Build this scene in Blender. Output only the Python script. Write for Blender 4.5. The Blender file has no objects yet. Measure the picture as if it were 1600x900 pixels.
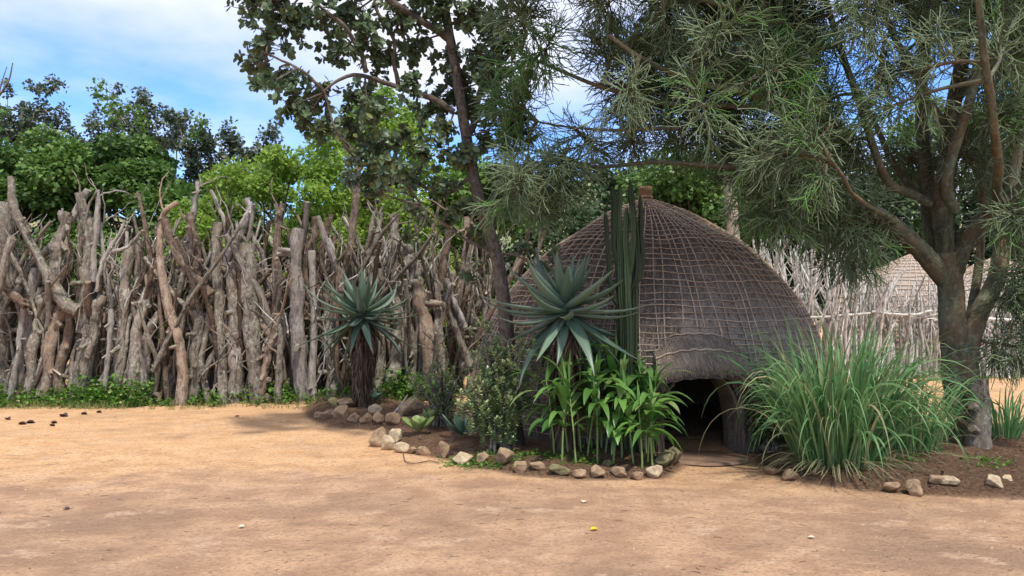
import bpy, math
import numpy as np
from math import radians, pi

# ------------------------------------------------------------------ camera, sky, sun
scene = bpy.context.scene
CAMH, FPX, PITCH = 1.6, 1160.0, math.atan(40.0 / 1160.0)
cam = bpy.data.objects.new("camera", bpy.data.cameras.new("camera"))
scene.collection.objects.link(cam)
cam.location = (0, 0, CAMH)
cam.rotation_euler = (pi / 2 + PITCH, 0, 0)
cam.data.sensor_width = 36.0
cam.data.lens = 36.0 * FPX / 1600.0
cam.data.clip_start = 0.05
cam.data.clip_end = 3000.0
scene.camera = cam
SUN_EL, SUN_AZ = radians(62), radians(158)      # azimuth clockwise from +Y (sun to the right, a little behind the viewer)
sdir = np.array([math.sin(SUN_AZ) * math.cos(SUN_EL), math.cos(SUN_AZ) * math.cos(SUN_EL), math.sin(SUN_EL)])
sun = bpy.data.objects.new("sun", bpy.data.lights.new("sun", 'SUN'))
scene.collection.objects.link(sun)
sun.data.energy = 3.1
sun.data.angle = radians(3.5)
sun.data.color = (1.0, 0.94, 0.84)
from mathutils import Vector
sun.rotation_euler = Vector(sdir).to_track_quat('Z', 'Y').to_euler()
scene.view_settings.view_transform = 'Standard'
scene.view_settings.look = 'None'
scene.view_settings.gamma = 1.0
scene.view_settings.exposure = 0.6
scene.view_settings.use_curve_mapping = False
scene.cycles.max_bounces = 6
scene.cycles.diffuse_bounces = 4
scene.cycles.transparent_max_bounces = 8

world = bpy.data.worlds.new("World")
scene.world = world
world.use_nodes = True
wn, wl = world.node_tree.nodes, world.node_tree.links
wn.clear()
wo = wn.new('ShaderNodeOutputWorld'); bg = wn.new('ShaderNodeBackground')
sky = wn.new('ShaderNodeTexSky'); sky.sky_type = 'NISHITA'; sky.sun_disc = False
sky.sun_elevation = SUN_EL; sky.sun_rotation = SUN_AZ; sky.air_density = 1.0; sky.dust_density = 0.6; sky.ozone_density = 2.0
bg.inputs['Strength'].default_value = 0.15
tc = wn.new('ShaderNodeTexCoord'); sp = wn.new('ShaderNodeSeparateXYZ'); wl.new(tc.outputs['Generated'], sp.inputs[0])
def wmath(op, a, b=None, c=None):
    n = wn.new('ShaderNodeMath'); n.operation = op
    for i, x in enumerate((a, b, c)):
        if x is None: continue
        if isinstance(x, (int, float)): n.inputs[i].default_value = x
        else: wl.new(x, n.inputs[i])
    return n.outputs[0]
zz = wmath('ADD', wmath('MAXIMUM', sp.outputs[2], 0.0), 0.16)
cx = wmath('DIVIDE', sp.outputs[0], zz); cy = wmath('DIVIDE', sp.outputs[1], zz)
cb = wn.new('ShaderNodeCombineXYZ'); wl.new(cx, cb.inputs[0]); wl.new(cy, cb.inputs[1])
cb.inputs[2].default_value = 3.7
cn = wn.new('ShaderNodeTexNoise'); cn.inputs['Scale'].default_value = 0.85; cn.inputs['Detail'].default_value = 7; cn.inputs['Roughness'].default_value = 0.5
wl.new(cb.outputs[0], cn.inputs['Vector'])
cr = wn.new('ShaderNodeValToRGB'); cr.color_ramp.elements[0].position = 0.42; cr.color_ramp.elements[1].position = 0.60
cr.color_ramp.elements[0].color = (0, 0, 0, 1); cr.color_ramp.elements[1].color = (1, 1, 1, 1)
wl.new(wmath('ADD', cn.outputs['Fac'], wmath('MULTIPLY', wmath('MAXIMUM', wmath('SUBTRACT', sp.outputs[2], 0.32), 0.0), 0.75)), cr.inputs[0])
mx = wn.new('ShaderNodeMix'); mx.data_type = 'RGBA'
wl.new(wmath('MULTIPLY', cr.outputs[0], 0.9), mx.inputs[0])
sc_ = wn.new('ShaderNodeMix'); sc_.data_type = 'RGBA'; sc_.blend_type = 'MULTIPLY'; sc_.inputs[0].default_value = 1
wl.new(sky.outputs[0], sc_.inputs[6]); sc_.inputs[7].default_value = (0.70, .96, 1.42, 1)
wl.new(sc_.outputs[2], mx.inputs[6]); mx.inputs[7].default_value = (4.9, 4.95, 5.5, 1)
wl.new(mx.outputs[2], bg.inputs['Color']); wl.new(bg.outputs[0], wo.inputs[0])

# ------------------------------------------------------------------ helpers
rng = np.random.default_rng(7)
def reseed(k):
    global rng
    rng = np.random.default_rng(k)
U = lambda a=0.0, b=1.0, n=None: rng.uniform(a, b, n)
def at(px, py, Y):
    a, b = (px - 800) / FPX, (450 - py) / FPX
    d = np.array([a, math.cos(PITCH) - b * math.sin(PITCH), math.sin(PITCH) + b * math.cos(PITCH)])
    return np.array([0, 0, CAMH]) + d * (Y / d[1])
def gp(px, py, z=0.0):
    a, b = (px - 800) / FPX, (450 - py) / FPX
    d = np.array([a, math.cos(PITCH) - b * math.sin(PITCH), math.sin(PITCH) + b * math.cos(PITCH)])
    return np.array([0, 0, CAMH]) + d * ((z - CAMH) / d[2])
def nrm(v):
    v = np.asarray(v, float)
    return v / (np.linalg.norm(v, axis=-1, keepdims=True) + 1e-12)
def rdir(n=None):
    return nrm(rng.normal(size=(3,) if n is None else (n, 3)))

class Geo:
    def __init__(s):
        s.v = []; s.lc = []; s.tone = []; s.cut = []; s.q = []; s.t = []; s.n = 0
    def add(s, v, q=None, t=None, lc=None, tone=0.5, cut=0.0):
        v = np.asarray(v, np.float32).reshape(-1, 3); m = len(v)
        s.v.append(v)
        s.lc.append(v.copy() if lc is None else np.asarray(lc, np.float32).reshape(-1, 3))
        s.tone.append(np.broadcast_to(np.asarray(tone, np.float32), (m,)).copy())
        s.cut.append(np.broadcast_to(np.asarray(cut, np.float32), (m,)).copy())
        if q is not None and len(q): s.q.append(np.asarray(q, np.int32).reshape(-1, 4) + s.n)
        if t is not None and len(t): s.t.append(np.asarray(t, np.int32).reshape(-1, 3) + s.n)
        s.n += m
    def merge(s, o):
        for v, lc, tn, ct in zip(o.v, o.lc, o.tone, o.cut): s.v.append(v); s.lc.append(lc); s.tone.append(tn); s.cut.append(ct)
        s.q += [q + s.n for q in o.q]; s.t += [t + s.n for t in o.t]; s.n += o.n
    def build(s, name, mat, parent=None, loc=None, smooth=True):
        v = np.concatenate(s.v)
        org = np.zeros(3) if loc is None else np.asarray(loc, float)
        if parent is not None: org = org + np.array(parent.location)
        v = v - org.astype(np.float32)
        q = np.concatenate(s.q) if s.q else np.zeros((0, 4), np.int32)
        t = np.concatenate(s.t) if s.t else np.zeros((0, 3), np.int32)
        me = bpy.data.meshes.new(name)
        me.vertices.add(len(v)); me.vertices.foreach_set('co', v.ravel())
        nl = len(q) * 4 + len(t) * 3
        me.loops.add(nl); me.loops.foreach_set('vertex_index', np.concatenate([q.ravel(), t.ravel()]).astype(np.int32))
        me.polygons.add(len(q) + len(t))
        me.polygons.foreach_set('loop_start', np.concatenate([np.arange(len(q)) * 4, len(q) * 4 + np.arange(len(t)) * 3]).astype(np.int32))
        me.update(calc_edges=True)
        if smooth: me.polygons.foreach_set('use_smooth', np.ones(len(q) + len(t), bool))
        a = me.attributes.new('lc', 'FLOAT_VECTOR', 'POINT'); a.data.foreach_set('vector', np.concatenate(s.lc).ravel())
        a = me.attributes.new('tone', 'FLOAT', 'POINT'); a.data.foreach_set('value', np.concatenate(s.tone))
        a = me.attributes.new('cut', 'FLOAT', 'POINT'); a.data.foreach_set('value', np.concatenate(s.cut))
        me.materials.append(mat)
        o = bpy.data.objects.new(name, me); scene.collection.objects.link(o)
        if parent is not None:
            o.parent = parent
            if loc is not None: o.location = loc
        elif loc is not None: o.location = loc
        return o

def thing(name, label, cat, loc=(0, 0, 0), group=None):
    o = bpy.data.objects.new(name, None); scene.collection.objects.link(o)
    o.location = loc; o.empty_display_size = 0.2
    tag(o, label, cat, group); return o
def tag(o, label=None, cat=None, group=None, kind=None):
    if label: o['label'] = label
    if cat: o['category'] = cat
    if group: o['group'] = group
    if kind: o['kind'] = kind
    return o

def spline(P, n):
    """Catmull-Rom through control rows (any width)."""
    P = np.asarray(P, float)
    if len(P) == 2: return P[0] + (P[1] - P[0]) * np.linspace(0, 1, n)[:, None]
    E = np.vstack([2 * P[0] - P[1], P, 2 * P[-1] - P[-2]])
    m = len(P) - 1
    u = np.linspace(0, m, n); i = np.minimum(u.astype(int), m - 1); f = (u - i)[:, None]
    a, b, c, d = E[i], E[i + 1], E[i + 2], E[i + 3]
    return 0.5 * (2 * b + (c - a) * f + (2 * a - 5 * b + 4 * c - d) * f ** 2 + (3 * b - 3 * c + d - a) * f ** 3)

def tube(g, path, rad, sides=8, cap=True, rough=0.0, tone=0.5, stretch=1.0, flat=None, off=None):
    """One tube with parallel-transported rings; rough = lumpy radius; ends get flat sawn faces (cut = 1)."""
    P = np.asarray(path, float); K = len(P)
    R = np.broadcast_to(np.asarray(rad, float), (K,)).copy()
    T = nrm(np.gradient(P, axis=0))
    ref = np.array([1.0, 0, 0]) if abs(T[0][0]) < 0.9 else np.array([0, 1.0, 0])
    N = np.zeros((K, 3)); N[0] = nrm(np.cross(T[0], ref))
    for i in range(1, K):
        n = N[i - 1] - T[i] * np.dot(N[i - 1], T[i]); N[i] = nrm(n)
    B = np.cross(T, N)
    th = np.arange(sides) / sides * 2 * pi
    rr = np.repeat(R[:, None], sides, 1)
    if rough:
        ph = U(0, 6.28, 6); k = np.arange(K)[:, None]; L = np.linspace(0, 1, K)[:, None]
        lump = (np.sin(th * 2 + ph[0] + L * 5) + np.sin(th * 3 + ph[1] - L * 7) * 0.7 + np.sin(L * 23 + ph[2] + th) * 0.6)
        rr = rr * (1 + rough * (lump * 0.33 + rng.normal(size=(K, sides)) * 0.33))
    c, s_ = np.cos(th), np.sin(th)
    V = P[:, None] + rr[..., None] * (N[:, None] * c[None, :, None] + B[:, None] * s_[None, :, None])
    Lg = np.concatenate([[0], np.cumsum(np.linalg.norm(np.diff(P, axis=0), axis=1))])
    off = U(0, 50) if off is None else off
    LC = np.stack([rr * c[None], rr * s_[None], np.repeat(Lg[:, None] / stretch, sides, 1)], -1) + off
    idx = np.arange(K * sides).reshape(K, sides)
    q = np.stack([idx[:-1], np.roll(idx[:-1], -1, 1), np.roll(idx[1:], -1, 1), idx[1:]], -1).reshape(-1, 4)
    g.add(V.reshape(-1, 3), q=q, lc=LC.reshape(-1, 3), tone=tone)
    if cap:
        for e, sg in ((0, -1), (K - 1, 1)):
            if R[e] < 0.004: continue
            ring = V[e]; ctr = ring.mean(0) + T[e] * sg * R[e] * 0.06
            vv = np.vstack([ring, ctr]); j = np.arange(sides)
            tt = np.stack([j, (j + 1) % sides, np.full(sides, sides)], -1)
            if sg < 0: tt = tt[:, ::-1]
            g.add(vv, t=tt, lc=vv * 1.0, tone=tone, cut=1.0)

def segs(g, A, B, ra, rb, sides=3, tone=0.5, cut=0.0):
    """Many straight tapered sticks at once."""
    A = np.asarray(A, float); B = np.asarray(B, float); N = len(A)
    if N == 0: return
    T = nrm(B - A); ref = np.where(np.abs(T[:, 2:3]) < 0.9, [[0, 0, 1.0]], [[1.0, 0, 0]])
    n = nrm(np.cross(T, ref)); b = np.cross(T, n)
    th = np.arange(sides) / sides * 2 * pi
    ring = n[:, None] * np.cos(th)[None, :, None] + b[:, None] * np.sin(th)[None, :, None]
    ra = np.broadcast_to(ra, (N,))[:, None, None]; rb = np.broadcast_to(rb, (N,))[:, None, None]
    V = np.concatenate([A[:, None] + ring * ra, B[:, None] + ring * rb], 1)
    i = np.arange(sides); j = (i + 1) % sides
    q = np.stack([i, j, j + sides, i + sides], -1)
    q = (q[None] + (np.arange(N) * 2 * sides)[:, None, None]).reshape(-1, 4)
    g.add(V.reshape(-1, 3), q=q, tone=np.repeat(np.broadcast_to(tone, (N,)), 2 * sides), cut=np.repeat(np.broadcast_to(cut, (N,)), 2 * sides))

def inst(g, tv, tq, tt, pos, X, Yv, Z, scale, tone=0.5, cut=0.0):
    """Template mesh placed at many frames. scale (N,) or (N,3)."""
    N = len(pos)
    if N == 0: return
    sc = np.asarray(scale, float)
    if sc.ndim == 1: sc = np.repeat(sc[:, None], 3, 1)
    tv = np.asarray(tv, float); m = len(tv)
    V = pos[:, None] + (tv[None, :, 0:1] * sc[:, None, 0:1]) * X[:, None] + (tv[None, :, 1:2] * sc[:, None, 1:2]) * Yv[:, None] + (tv[None, :, 2:3] * sc[:, None, 2:3]) * Z[:, None]
    o = (np.arange(N) * m)[:, None, None]
    q = (np.asarray(tq)[None] + o).reshape(-1, 4) if tq is not None else None
    t = (np.asarray(tt)[None] + o).reshape(-1, 3) if tt is not None else None
    lc = np.tile(tv, (N, 1)) if True else None
    g.add(V.reshape(-1, 3), q=q, t=t, lc=lc, tone=np.repeat(np.broadcast_to(tone, (N,)), m), cut=np.repeat(np.broadcast_to(cut, (N,)), m))

def frames(d, up=None, roll=0.6):
    """Leaf frames: Y along d, Z roughly up with random roll."""
    d = nrm(d); N = len(d)
    up = np.tile([[0, 0, 1.0]], (N, 1)) if up is None else up
    z = up + rng.normal(size=(N, 3)) * roll
    x = nrm(np.cross(d, z)); z = np.cross(x, d)
    return x, d, z
RV = [(0, 0, 0), (-.40, .28, .05), (0, .30, -.03), (.40, .28, .05), (-.46, .66, .05), (0, .68, -.05), (.46, .66, .05), (-.22, .93, 0), (.22, .93, 0), (0, 1, -.03)]
RQ = [(1, 2, 5, 4), (2, 3, 6, 5)]
RT = [(0, 2, 1), (0, 3, 2), (4, 5, 7), (5, 6, 8), (5, 9, 7), (5, 8, 9)]
OV = [(0, 0, 0), (-.42, .35, .07), (0, .38, -.03), (.42, .35, .07), (-.36, .72, .05), (0, .74, -.05), (.36, .72, .05), (0, 1, -.04)]
OQ = [(1, 2, 5, 4), (2, 3, 6, 5)]
OT = [(0, 2, 1), (0, 3, 2), (4, 5, 7), (5, 6, 7)]
SV = [(0, 0, 0), (-.4, .5, .08), (0, 1, -.1), (.4, .5, .08)]      # small far leaf
ST = [(0, 3, 1), (3, 2, 1)]

def ribbon(g, P, W, side, fold=0.25, tone=0.5, cut=0.0):
    """Folded blade along path P with half-widths W; side vector (3,)."""
    P = np.asarray(P, float); K = len(P); T = nrm(np.gradient(P, axis=0))
    s_ = nrm(np.cross(T, np.cross(side, T))); up = np.cross(s_, T)
    W = np.asarray(W)[:, None]
    L = P - s_ * W + up * W * fold; R = P + s_ * W + up * W * fold
    V = np.stack([L, P, R], 1).reshape(-1, 3)
    k = np.arange(K - 1)[:, None] * 3
    q = np.concatenate([k + [0, 1, 4, 3], k + [1, 2, 5, 4]])
    lc = np.stack([np.tile([-1, 0, 1], K), np.repeat(np.arange(K) / K, 3), np.zeros(3 * K)], -1)
    g.add(V, q=q, lc=lc, tone=tone, cut=cut)

def gnarl(p, d, L, n, wob=0.12, bend=(0, 0, 0)):
    """Random walking path from p along d."""
    p = np.asarray(p, float); d = nrm(d); out = [p]; st = L / (n - 1); b = np.asarray(bend, float)
    for i in range(n - 1):
        d = nrm(d + rng.normal(size=3) * wob + b * st); p = p + d * st; out.append(p)
    return np.array(out)

# ------------------------------------------------------------------ materials
class M:
    def __init__(s, name):
        s.m = bpy.data.materials.new(name); s.m.use_nodes = True
        s.n = s.m.node_tree.nodes; s.l = s.m.node_tree.links; s.n.clear()
        s.out = s.n.new('ShaderNodeOutputMaterial')
    def node(s, t, **kw):
        n = s.n.new(t)
        for k, v in kw.items():
            if k.startswith('_'): setattr(n, k[1:], v)
            else: s.put(n.inputs[k], v)
        return n
    def put(s, sock, v):
        if hasattr(v, 'is_linked') or hasattr(v, 'links'): s.l.new(v, sock)
        else:
            if sock.type == 'RGBA' and len(v) == 3: v = tuple(v) + (1,)
            sock.default_value = v
    def attr(s, name): return s.node('ShaderNodeAttribute', _attribute_name=name)
    def noise(s, vec, scale, detail=4, rough=0.55, stretch=None):
        if stretch is not None:
            mp = s.node('ShaderNodeMapping'); s.put(mp.inputs['Vector'], vec); mp.inputs['Scale'].default_value = stretch; vec = mp.outputs[0]
        n = s.node('ShaderNodeTexNoise'); s.put(n.inputs['Vector'], vec); n.inputs['Scale'].default_value = scale
        n.inputs['Detail'].default_value = detail; n.inputs['Roughness'].default_value = rough
        return n.outputs['Fac']
    def ramp(s, f, stops):
        r = s.node('ShaderNodeValToRGB'); s.put(r.inputs[0], f); e = r.color_ramp.elements
        while len(e) < len(stops): e.new(0.5)
        for x, (p, c) in zip(e, stops):
            x.position = p; x.color = (c, c, c, 1) if isinstance(c, (int, float)) else tuple(c) + (1,)
        return r.outputs[0]
    def mix(s, f, a, b, mode='MIX'):
        n = s.node('ShaderNodeMix', _data_type='RGBA', _blend_type=mode)
        s.put(n.inputs[0], f); s.put(n.inputs[6], a); s.put(n.inputs[7], b); return n.outputs[2]
    def math(s, op, a, b=0.0):
        n = s.node('ShaderNodeMath', _operation=op); s.put(n.inputs[0], a); s.put(n.inputs[1], b); return n.outputs[0]
    def bump(s, h, dist, strength=1.0, prev=None):
        n = s.node('ShaderNodeBump'); s.put(n.inputs['Height'], h); n.inputs['Distance'].default_value = dist; n.inputs['Strength'].default_value = strength
        if prev is not None: s.l.new(prev, n.inputs['Normal'])
        return n.outputs[0]
    def finish(s, col, rough=0.9, normal=None, spec=0.2, trans=0.0, tcol=None):
        b = s.node('ShaderNodeBsdfPrincipled'); s.put(b.inputs['Base Color'], col); s.put(b.inputs['Roughness'], rough)
        b.inputs['Specular IOR Level'].default_value = spec
        if normal is not None: s.l.new(normal, b.inputs['Normal'])
        if trans:
            t = s.node('ShaderNodeBsdfTranslucent'); s.put(t.inputs[0], col if tcol is None else tcol)
            x = s.node('ShaderNodeMixShader'); x.inputs[0].default_value = trans
            s.l.new(b.outputs[0], x.inputs[1]); s.l.new(t.outputs[0], x.inputs[2]); s.l.new(x.outputs[0], s.out.inputs[0])
        else: s.l.new(b.outputs[0], s.out.inputs[0])
        return s.m

def bark_mat(name, dark, light, lichen=0.0, fine=1.0, cutcol=(.36, .27, .18), depth=0.012, warm=None):
    m = M(name); lc = m.attr('lc').outputs['Vector']; tone = m.attr('tone').outputs['Fac']; cut = m.attr('cut').outputs['Fac']
    pos = m.node('ShaderNodeTexCoord').outputs['Object']
    f1 = m.noise(lc, 24 * fine, 6, 0.72, (1, 1, .34)); f2 = m.noise(lc, 95 * fine, 5, 0.7, (1, 1, .3)); f3 = m.noise(lc, 5, 3, .5, (1, 1, .6))
    h = m.math('ADD', m.math('MULTIPLY', f1, 0.7), m.math('MULTIPLY', f2, 0.35))
    c = m.mix(m.ramp(h, [(.42, 0), (.60, 1)]), dark, light)
    c = m.mix(m.math('MULTIPLY', m.ramp(f3, [(.4, 0), (.65, 1)]), .55), c, warm if warm else tuple(np.array(light) * [1.15, .85, .62]))
    if lichen:
        ln = m.noise(pos, 15, 6, .75)
        c = m.mix(m.math('MULTIPLY', m.ramp(ln, [(.53, 0), (.6, 1)]), lichen), c, (.36, .38, .30))
    tv = m.ramp(tone, [(0, (.5, .45, .42)), (.5, (1, 1, 1)), (1, (1.7, 1.72, 1.75))])
    c = m.mix(1.0, c, tv, 'MULTIPLY')
    rings = m.noise(pos, 60, 3, .6)
    cc = m.mix(rings, tuple(np.array(cutcol) * .6), cutcol)
    c = m.mix(cut, c, cc)
    nb = m.bump(h, depth, .9)
    return m.finish(c, .92, nb, .15)

def leaf_mat(name, a, b, c_=None, trans=0.3, rough=0.45, spec=0.4, under=None):
    """tone 0..1 picks between natural leaf colours a and b; cut=1 -> c_ (dead / young leaf)."""
    m = M(name); tone = m.attr('tone').outputs['Fac']; cut = m.attr('cut').outputs['Fac']
    c = m.mix(tone, a, b)
    c = m.mix(cut, c, c_ if c_ else b)
    if under:
        gm = m.node('ShaderNodeNewGeometry').outputs['Backfacing']
        c = m.mix(m.math('MULTIPLY', gm, .7), c, under)
    return m.finish(c, rough, None, spec, trans)

MAT = {}
MAT['log'] = bark_mat('log_bark', (.028, .023, .019), (.255, .22, .18), .65, .6, cutcol=(.25, .20, .15), depth=.02, warm=(.21, .165, .125))
MAT['log_dark'] = bark_mat('log_dark_bark', (.025, .018, .014), (.15, .11, .082), .25, .6, cutcol=(.16, .12, .09), depth=.02, warm=(.14, .09, .06))
MAT['log_pale'] = bark_mat('log_weathered', (.085, .075, .07), (.42, .39, .355), .2, .7, cutcol=(.3, .26, .21), depth=.014, warm=(.30, .25, .20))
MAT['log_red'] = bark_mat('log_fibrous_bark', (.045, .032, .024), (.30, .225, .17), .35, .6, cutcol=(.26, .19, .13), depth=.022, warm=(.27, .18, .12))
MAT['stick'] = bark_mat('pale_stick', (.125, .118, .105), (.56, .545, .51), .1, .9, depth=.008, warm=(.42, .385, .335))
MAT['trunk_brown'] = bark_mat('tree_bark', (.03, .023, .018), (.15, .12, .095), .2, 1.2, depth=.01, warm=(.12, .088, .065))
MAT['trunk_green'] = bark_mat('green_bark', (.045, .05, .032), (.125, .13, .082), .2, .5, depth=.006, warm=(.17, .085, .045))
MAT['far_trunk'] = bark_mat('grey_bark', (.16, .13, .11), (.40, .35, .30), .3, 1.0)
MAT['twig'] = leaf_mat('pencil_twig', (.085, .125, .06), (.24, .30, .165), (.11, .24, .05), .12, .6, .25)
MAT['lleaf'] = leaf_mat('leathery_leaf', (.045, .08, .036), (.165, .23, .115), (.17, .19, .04), .22, .42, .45, under=(.09, .125, .06))
MAT['hedge'] = leaf_mat('hedge_leaf', (.055, .115, .025), (.16, .28, .06), (.20, .27, .07), .32, .4, .4)
MAT['lime'] = leaf_mat('lime_leaf', (.12, .22, .03), (.27, .41, .06), (.36, .42, .12), .42, .5, .3)
MAT['dark'] = leaf_mat('forest_leaf', (.022, .045, .022), (.07, .12, .045), (.12, .17, .06), .25, .5, .3)
MAT['olive'] = leaf_mat('grey_leaf', (.06, .085, .05), (.15, .19, .12), (.24, .26, .14), .25, .5, .3)
MAT['weed'] = leaf_mat('weed_leaf', (.05, .12, .02), (.15, .30, .04), (.40, .36, .16), .35, .5, .3)
MAT['aloe'] = leaf_mat('aloe_leaf', (.062, .11, .072), (.15, .215, .15), (.11, .07, .045), 0, .42, .4)
MAT['dead'] = leaf_mat('dead_leaf', (.055, .035, .026), (.16, .115, .085), (.2, .15, .1), .05, .8, .1)
MAT['jade'] = leaf_mat('jade_leaf', (.09, .15, .06), (.28, .37, .15), (.42, .47, .22), .12, .35, .5)
MAT['ginger'] = leaf_mat('cane_leaf', (.055, .15, .03), (.16, .32, .07), (.26, .34, .12), .35, .38, .45)
MAT['grass'] = leaf_mat('blade', (.07, .19, .06), (.22, .38, .15), (.38, .33, .19), .35, .45, .35)
MAT['agave'] = leaf_mat('fleshy_leaf', (.14, .22, .06), (.30, .38, .13), (.20, .10, .05), .15, .4, .4)
MAT['bluerosette'] = leaf_mat('blue_leaf', (.07, .15, .10), (.17, .28, .20), (.10, .2, .14), .1, .4, .4)
MAT['rope'] = bark_mat('twisted_grass_rope', (.15, .12, .095), (.44, .37, .30), 0, 3.0, depth=.003)

def thatch_mat(name, a, b, c3):
    m = M(name); lc = m.attr('lc').outputs['Vector']; pos = m.node('ShaderNodeTexCoord').outputs['Object']; tone = m.attr('tone').outputs['Fac']
    f = m.noise(lc, 1.0, 6, .7, (95, 95, 5)); f2 = m.noise(lc, 1.0, 3, .6, (260, 260, 9)); p = m.noise(pos, 1.7, 5, .65); p2 = m.noise(pos, 7, 4, .6)
    h = m.math('ADD', m.math('MULTIPLY', f, .6), m.math('MULTIPLY', f2, .5))
    c = m.mix(m.ramp(h, [(.36, 0), (.72, 1)]), a, b)
    c = m.mix(m.math('MULTIPLY', m.ramp(p, [(.42, 0), (.66, 1)]), .6), c, c3)
    c = m.mix(m.math('MULTIPLY', m.ramp(p2, [(.5, 0), (.75, 1)]), .35), c, tuple(np.array(a) * .7))
    c = m.mix(1.0, c, m.ramp(tone, [(0, (.6, .58, .56)), (.5, (1, 1, 1)), (1, (1.5, 1.5, 1.5))]), 'MULTIPLY')
    return m.finish(c, .9, m.bump(h, .02, .9), .12)
MAT['thatch'] = thatch_mat('thatch', (.105, .080, .061), (.44, .36, .29), (.30, .24, .19))
MAT['thatch_pale'] = thatch_mat('thatch_pale', (.22, .185, .155), (.48, .41, .35), (.40, .34, .29))
MAT['thatch_end'] = thatch_mat('thatch_straw_ends', (.085, .066, .051), (.48, .39, .31), (.25, .20, .155))
MAT['knob'] = thatch_mat('wound_grass', (.20, .12, .07), (.46, .31, .20), (.34, .22, .14))

def rock_mat(name, a, b, c3):
    m = M(name); pos = m.node('ShaderNodeTexCoord').outputs['Object']
    f = m.noise(pos, 9, 8, .65); v = m.node('ShaderNodeTexVoronoi'); m.l.new(pos, v.inputs['Vector']); v.inputs['Scale'].default_value = 14
    f2 = m.noise(pos, 45, 5, .7)
    c = m.mix(m.ramp(f, [(.35, 0), (.65, 1)]), a, b); c = m.mix(m.math('MULTIPLY', m.ramp(f2, [(.5, 0), (.66, 1)]), .6), c, c3)
    z = m.node('ShaderNodeSeparateXYZ'); m.l.new(pos, z.inputs[0])
    c = m.mix(m.ramp(z.outputs[2], [(.0, .75), (.05, 0)]), c, (.30, .165, .09))
    h = m.math('ADD', m.math('MULTIPLY', f, .8), m.math('MULTIPLY', f2, .3))
    return m.finish(c, .92, m.bump(h, .05, 1.0), .2)
MAT['rock'] = rock_mat('brown_rock', (.20, .13, .08), (.47, .33, .20), (.30, .24, .17))
MAT['rock_pale'] = rock_mat('pale_rock', (.36, .27, .18), (.66, .54, .36), (.55, .42, .22))
MAT['rock_moss'] = rock_mat('mossy_rock', (.13, .11, .06), (.28, .24, .13), (.20, .21, .09))

# ------------------------------------------------------------------ ground
HUT = np.array([209 / FPX * 11.0, 10.98, 0.0])
def pip_dist(X, Y, poly):
    """signed distance, positive inside."""
    d = np.full(X.shape, 1e9); ins = np.zeros(X.shape, bool); n = len(poly)
    for i in range(n):
        a, b = poly[i], poly[(i + 1) % n]
        ex, ey = b[0] - a[0], b[1] - a[1]
        t = np.clip(((X - a[0]) * ex + (Y - a[1]) * ey) / (ex * ex + ey * ey + 1e-9), 0, 1)
        d = np.minimum(d, np.hypot(X - a[0] - t * ex, Y - a[1] - t * ey))
        c = ((a[1] > Y) != (b[1] > Y)) & (X < (b[0] - a[0]) * (Y - a[1]) / (b[1] - a[1] + 1e-12) + a[0])
        ins ^= c
    return np.where(ins, d, -d)
BEDS = [([(588, 690), (640, 704), (700, 716), (760, 730), (810, 740), (880, 745), (950, 747), (1030, 744), (1064, 722), (1040, 690), (930, 655), (760, 655), (650, 664), (605, 672)], .07),
        ([(486, 652), (520, 668), (600, 674), (680, 671), (706, 652), (660, 634), (520, 628), (480, 638)], .10),
        ([(1195, 730), (1250, 750), (1330, 762), (1430, 769), (1600, 778), (1900, 790), (1900, 690), (1560, 672), (1450, 668), (1250, 690), (1185, 712)], .11)]
BEDS = [([tuple(gp(*p)[:2]) for p in P], h) for P, h in BEDS]
def snoise(X, Y, seed):
    r = np.random.default_rng(seed); o = np.zeros(np.shape(X))
    for k in range(14):
        f = 0.5 * 1.5 ** (k * .6); a = r.uniform(0, 6.28)
        o = o + np.sin(X * f * math.cos(a) + Y * f * math.sin(a) + r.uniform(0, 6.28)) / f ** .8
    return o / 4
def gheight(X, Y):
    X = np.asarray(X, float); Y = np.asarray(Y, float)
    z = snoise(X * 1.3, Y * 1.3, 3) * .012 + snoise(X * 6, Y * 6, 5) * .004
    soil = np.zeros(X.shape)
    near = (np.abs(X) < 40) & (Y < 40)
    for poly, h in BEDS:
        d = np.where(near, pip_dist(X, Y, poly), -9)
        k = np.clip((d + .06 + snoise(X * 5, Y * 5, 8) * .05) / .28, 0, 1); k = k * k * (3 - 2 * k)
        z = z + k * (h + snoise(X * 9, Y * 9, 9) * .03); soil = np.maximum(soil, np.clip((d + .12) / .12, 0, 1))
    # washed earth heaped along the foot of the log fence
    k = np.clip((Y - 12.5) / 1.2, 0, 1) * np.clip((1.5 - X) / 1.0, 0, 1) * np.clip((16 - Y), 0, 1)
    z = z + k * (.05 + .03 * snoise(X * 3, Y * 3, 11))
    return z, soil
def gz(x, y): return float(gheight(np.array([x]), np.array([y]))[0][0])

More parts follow.
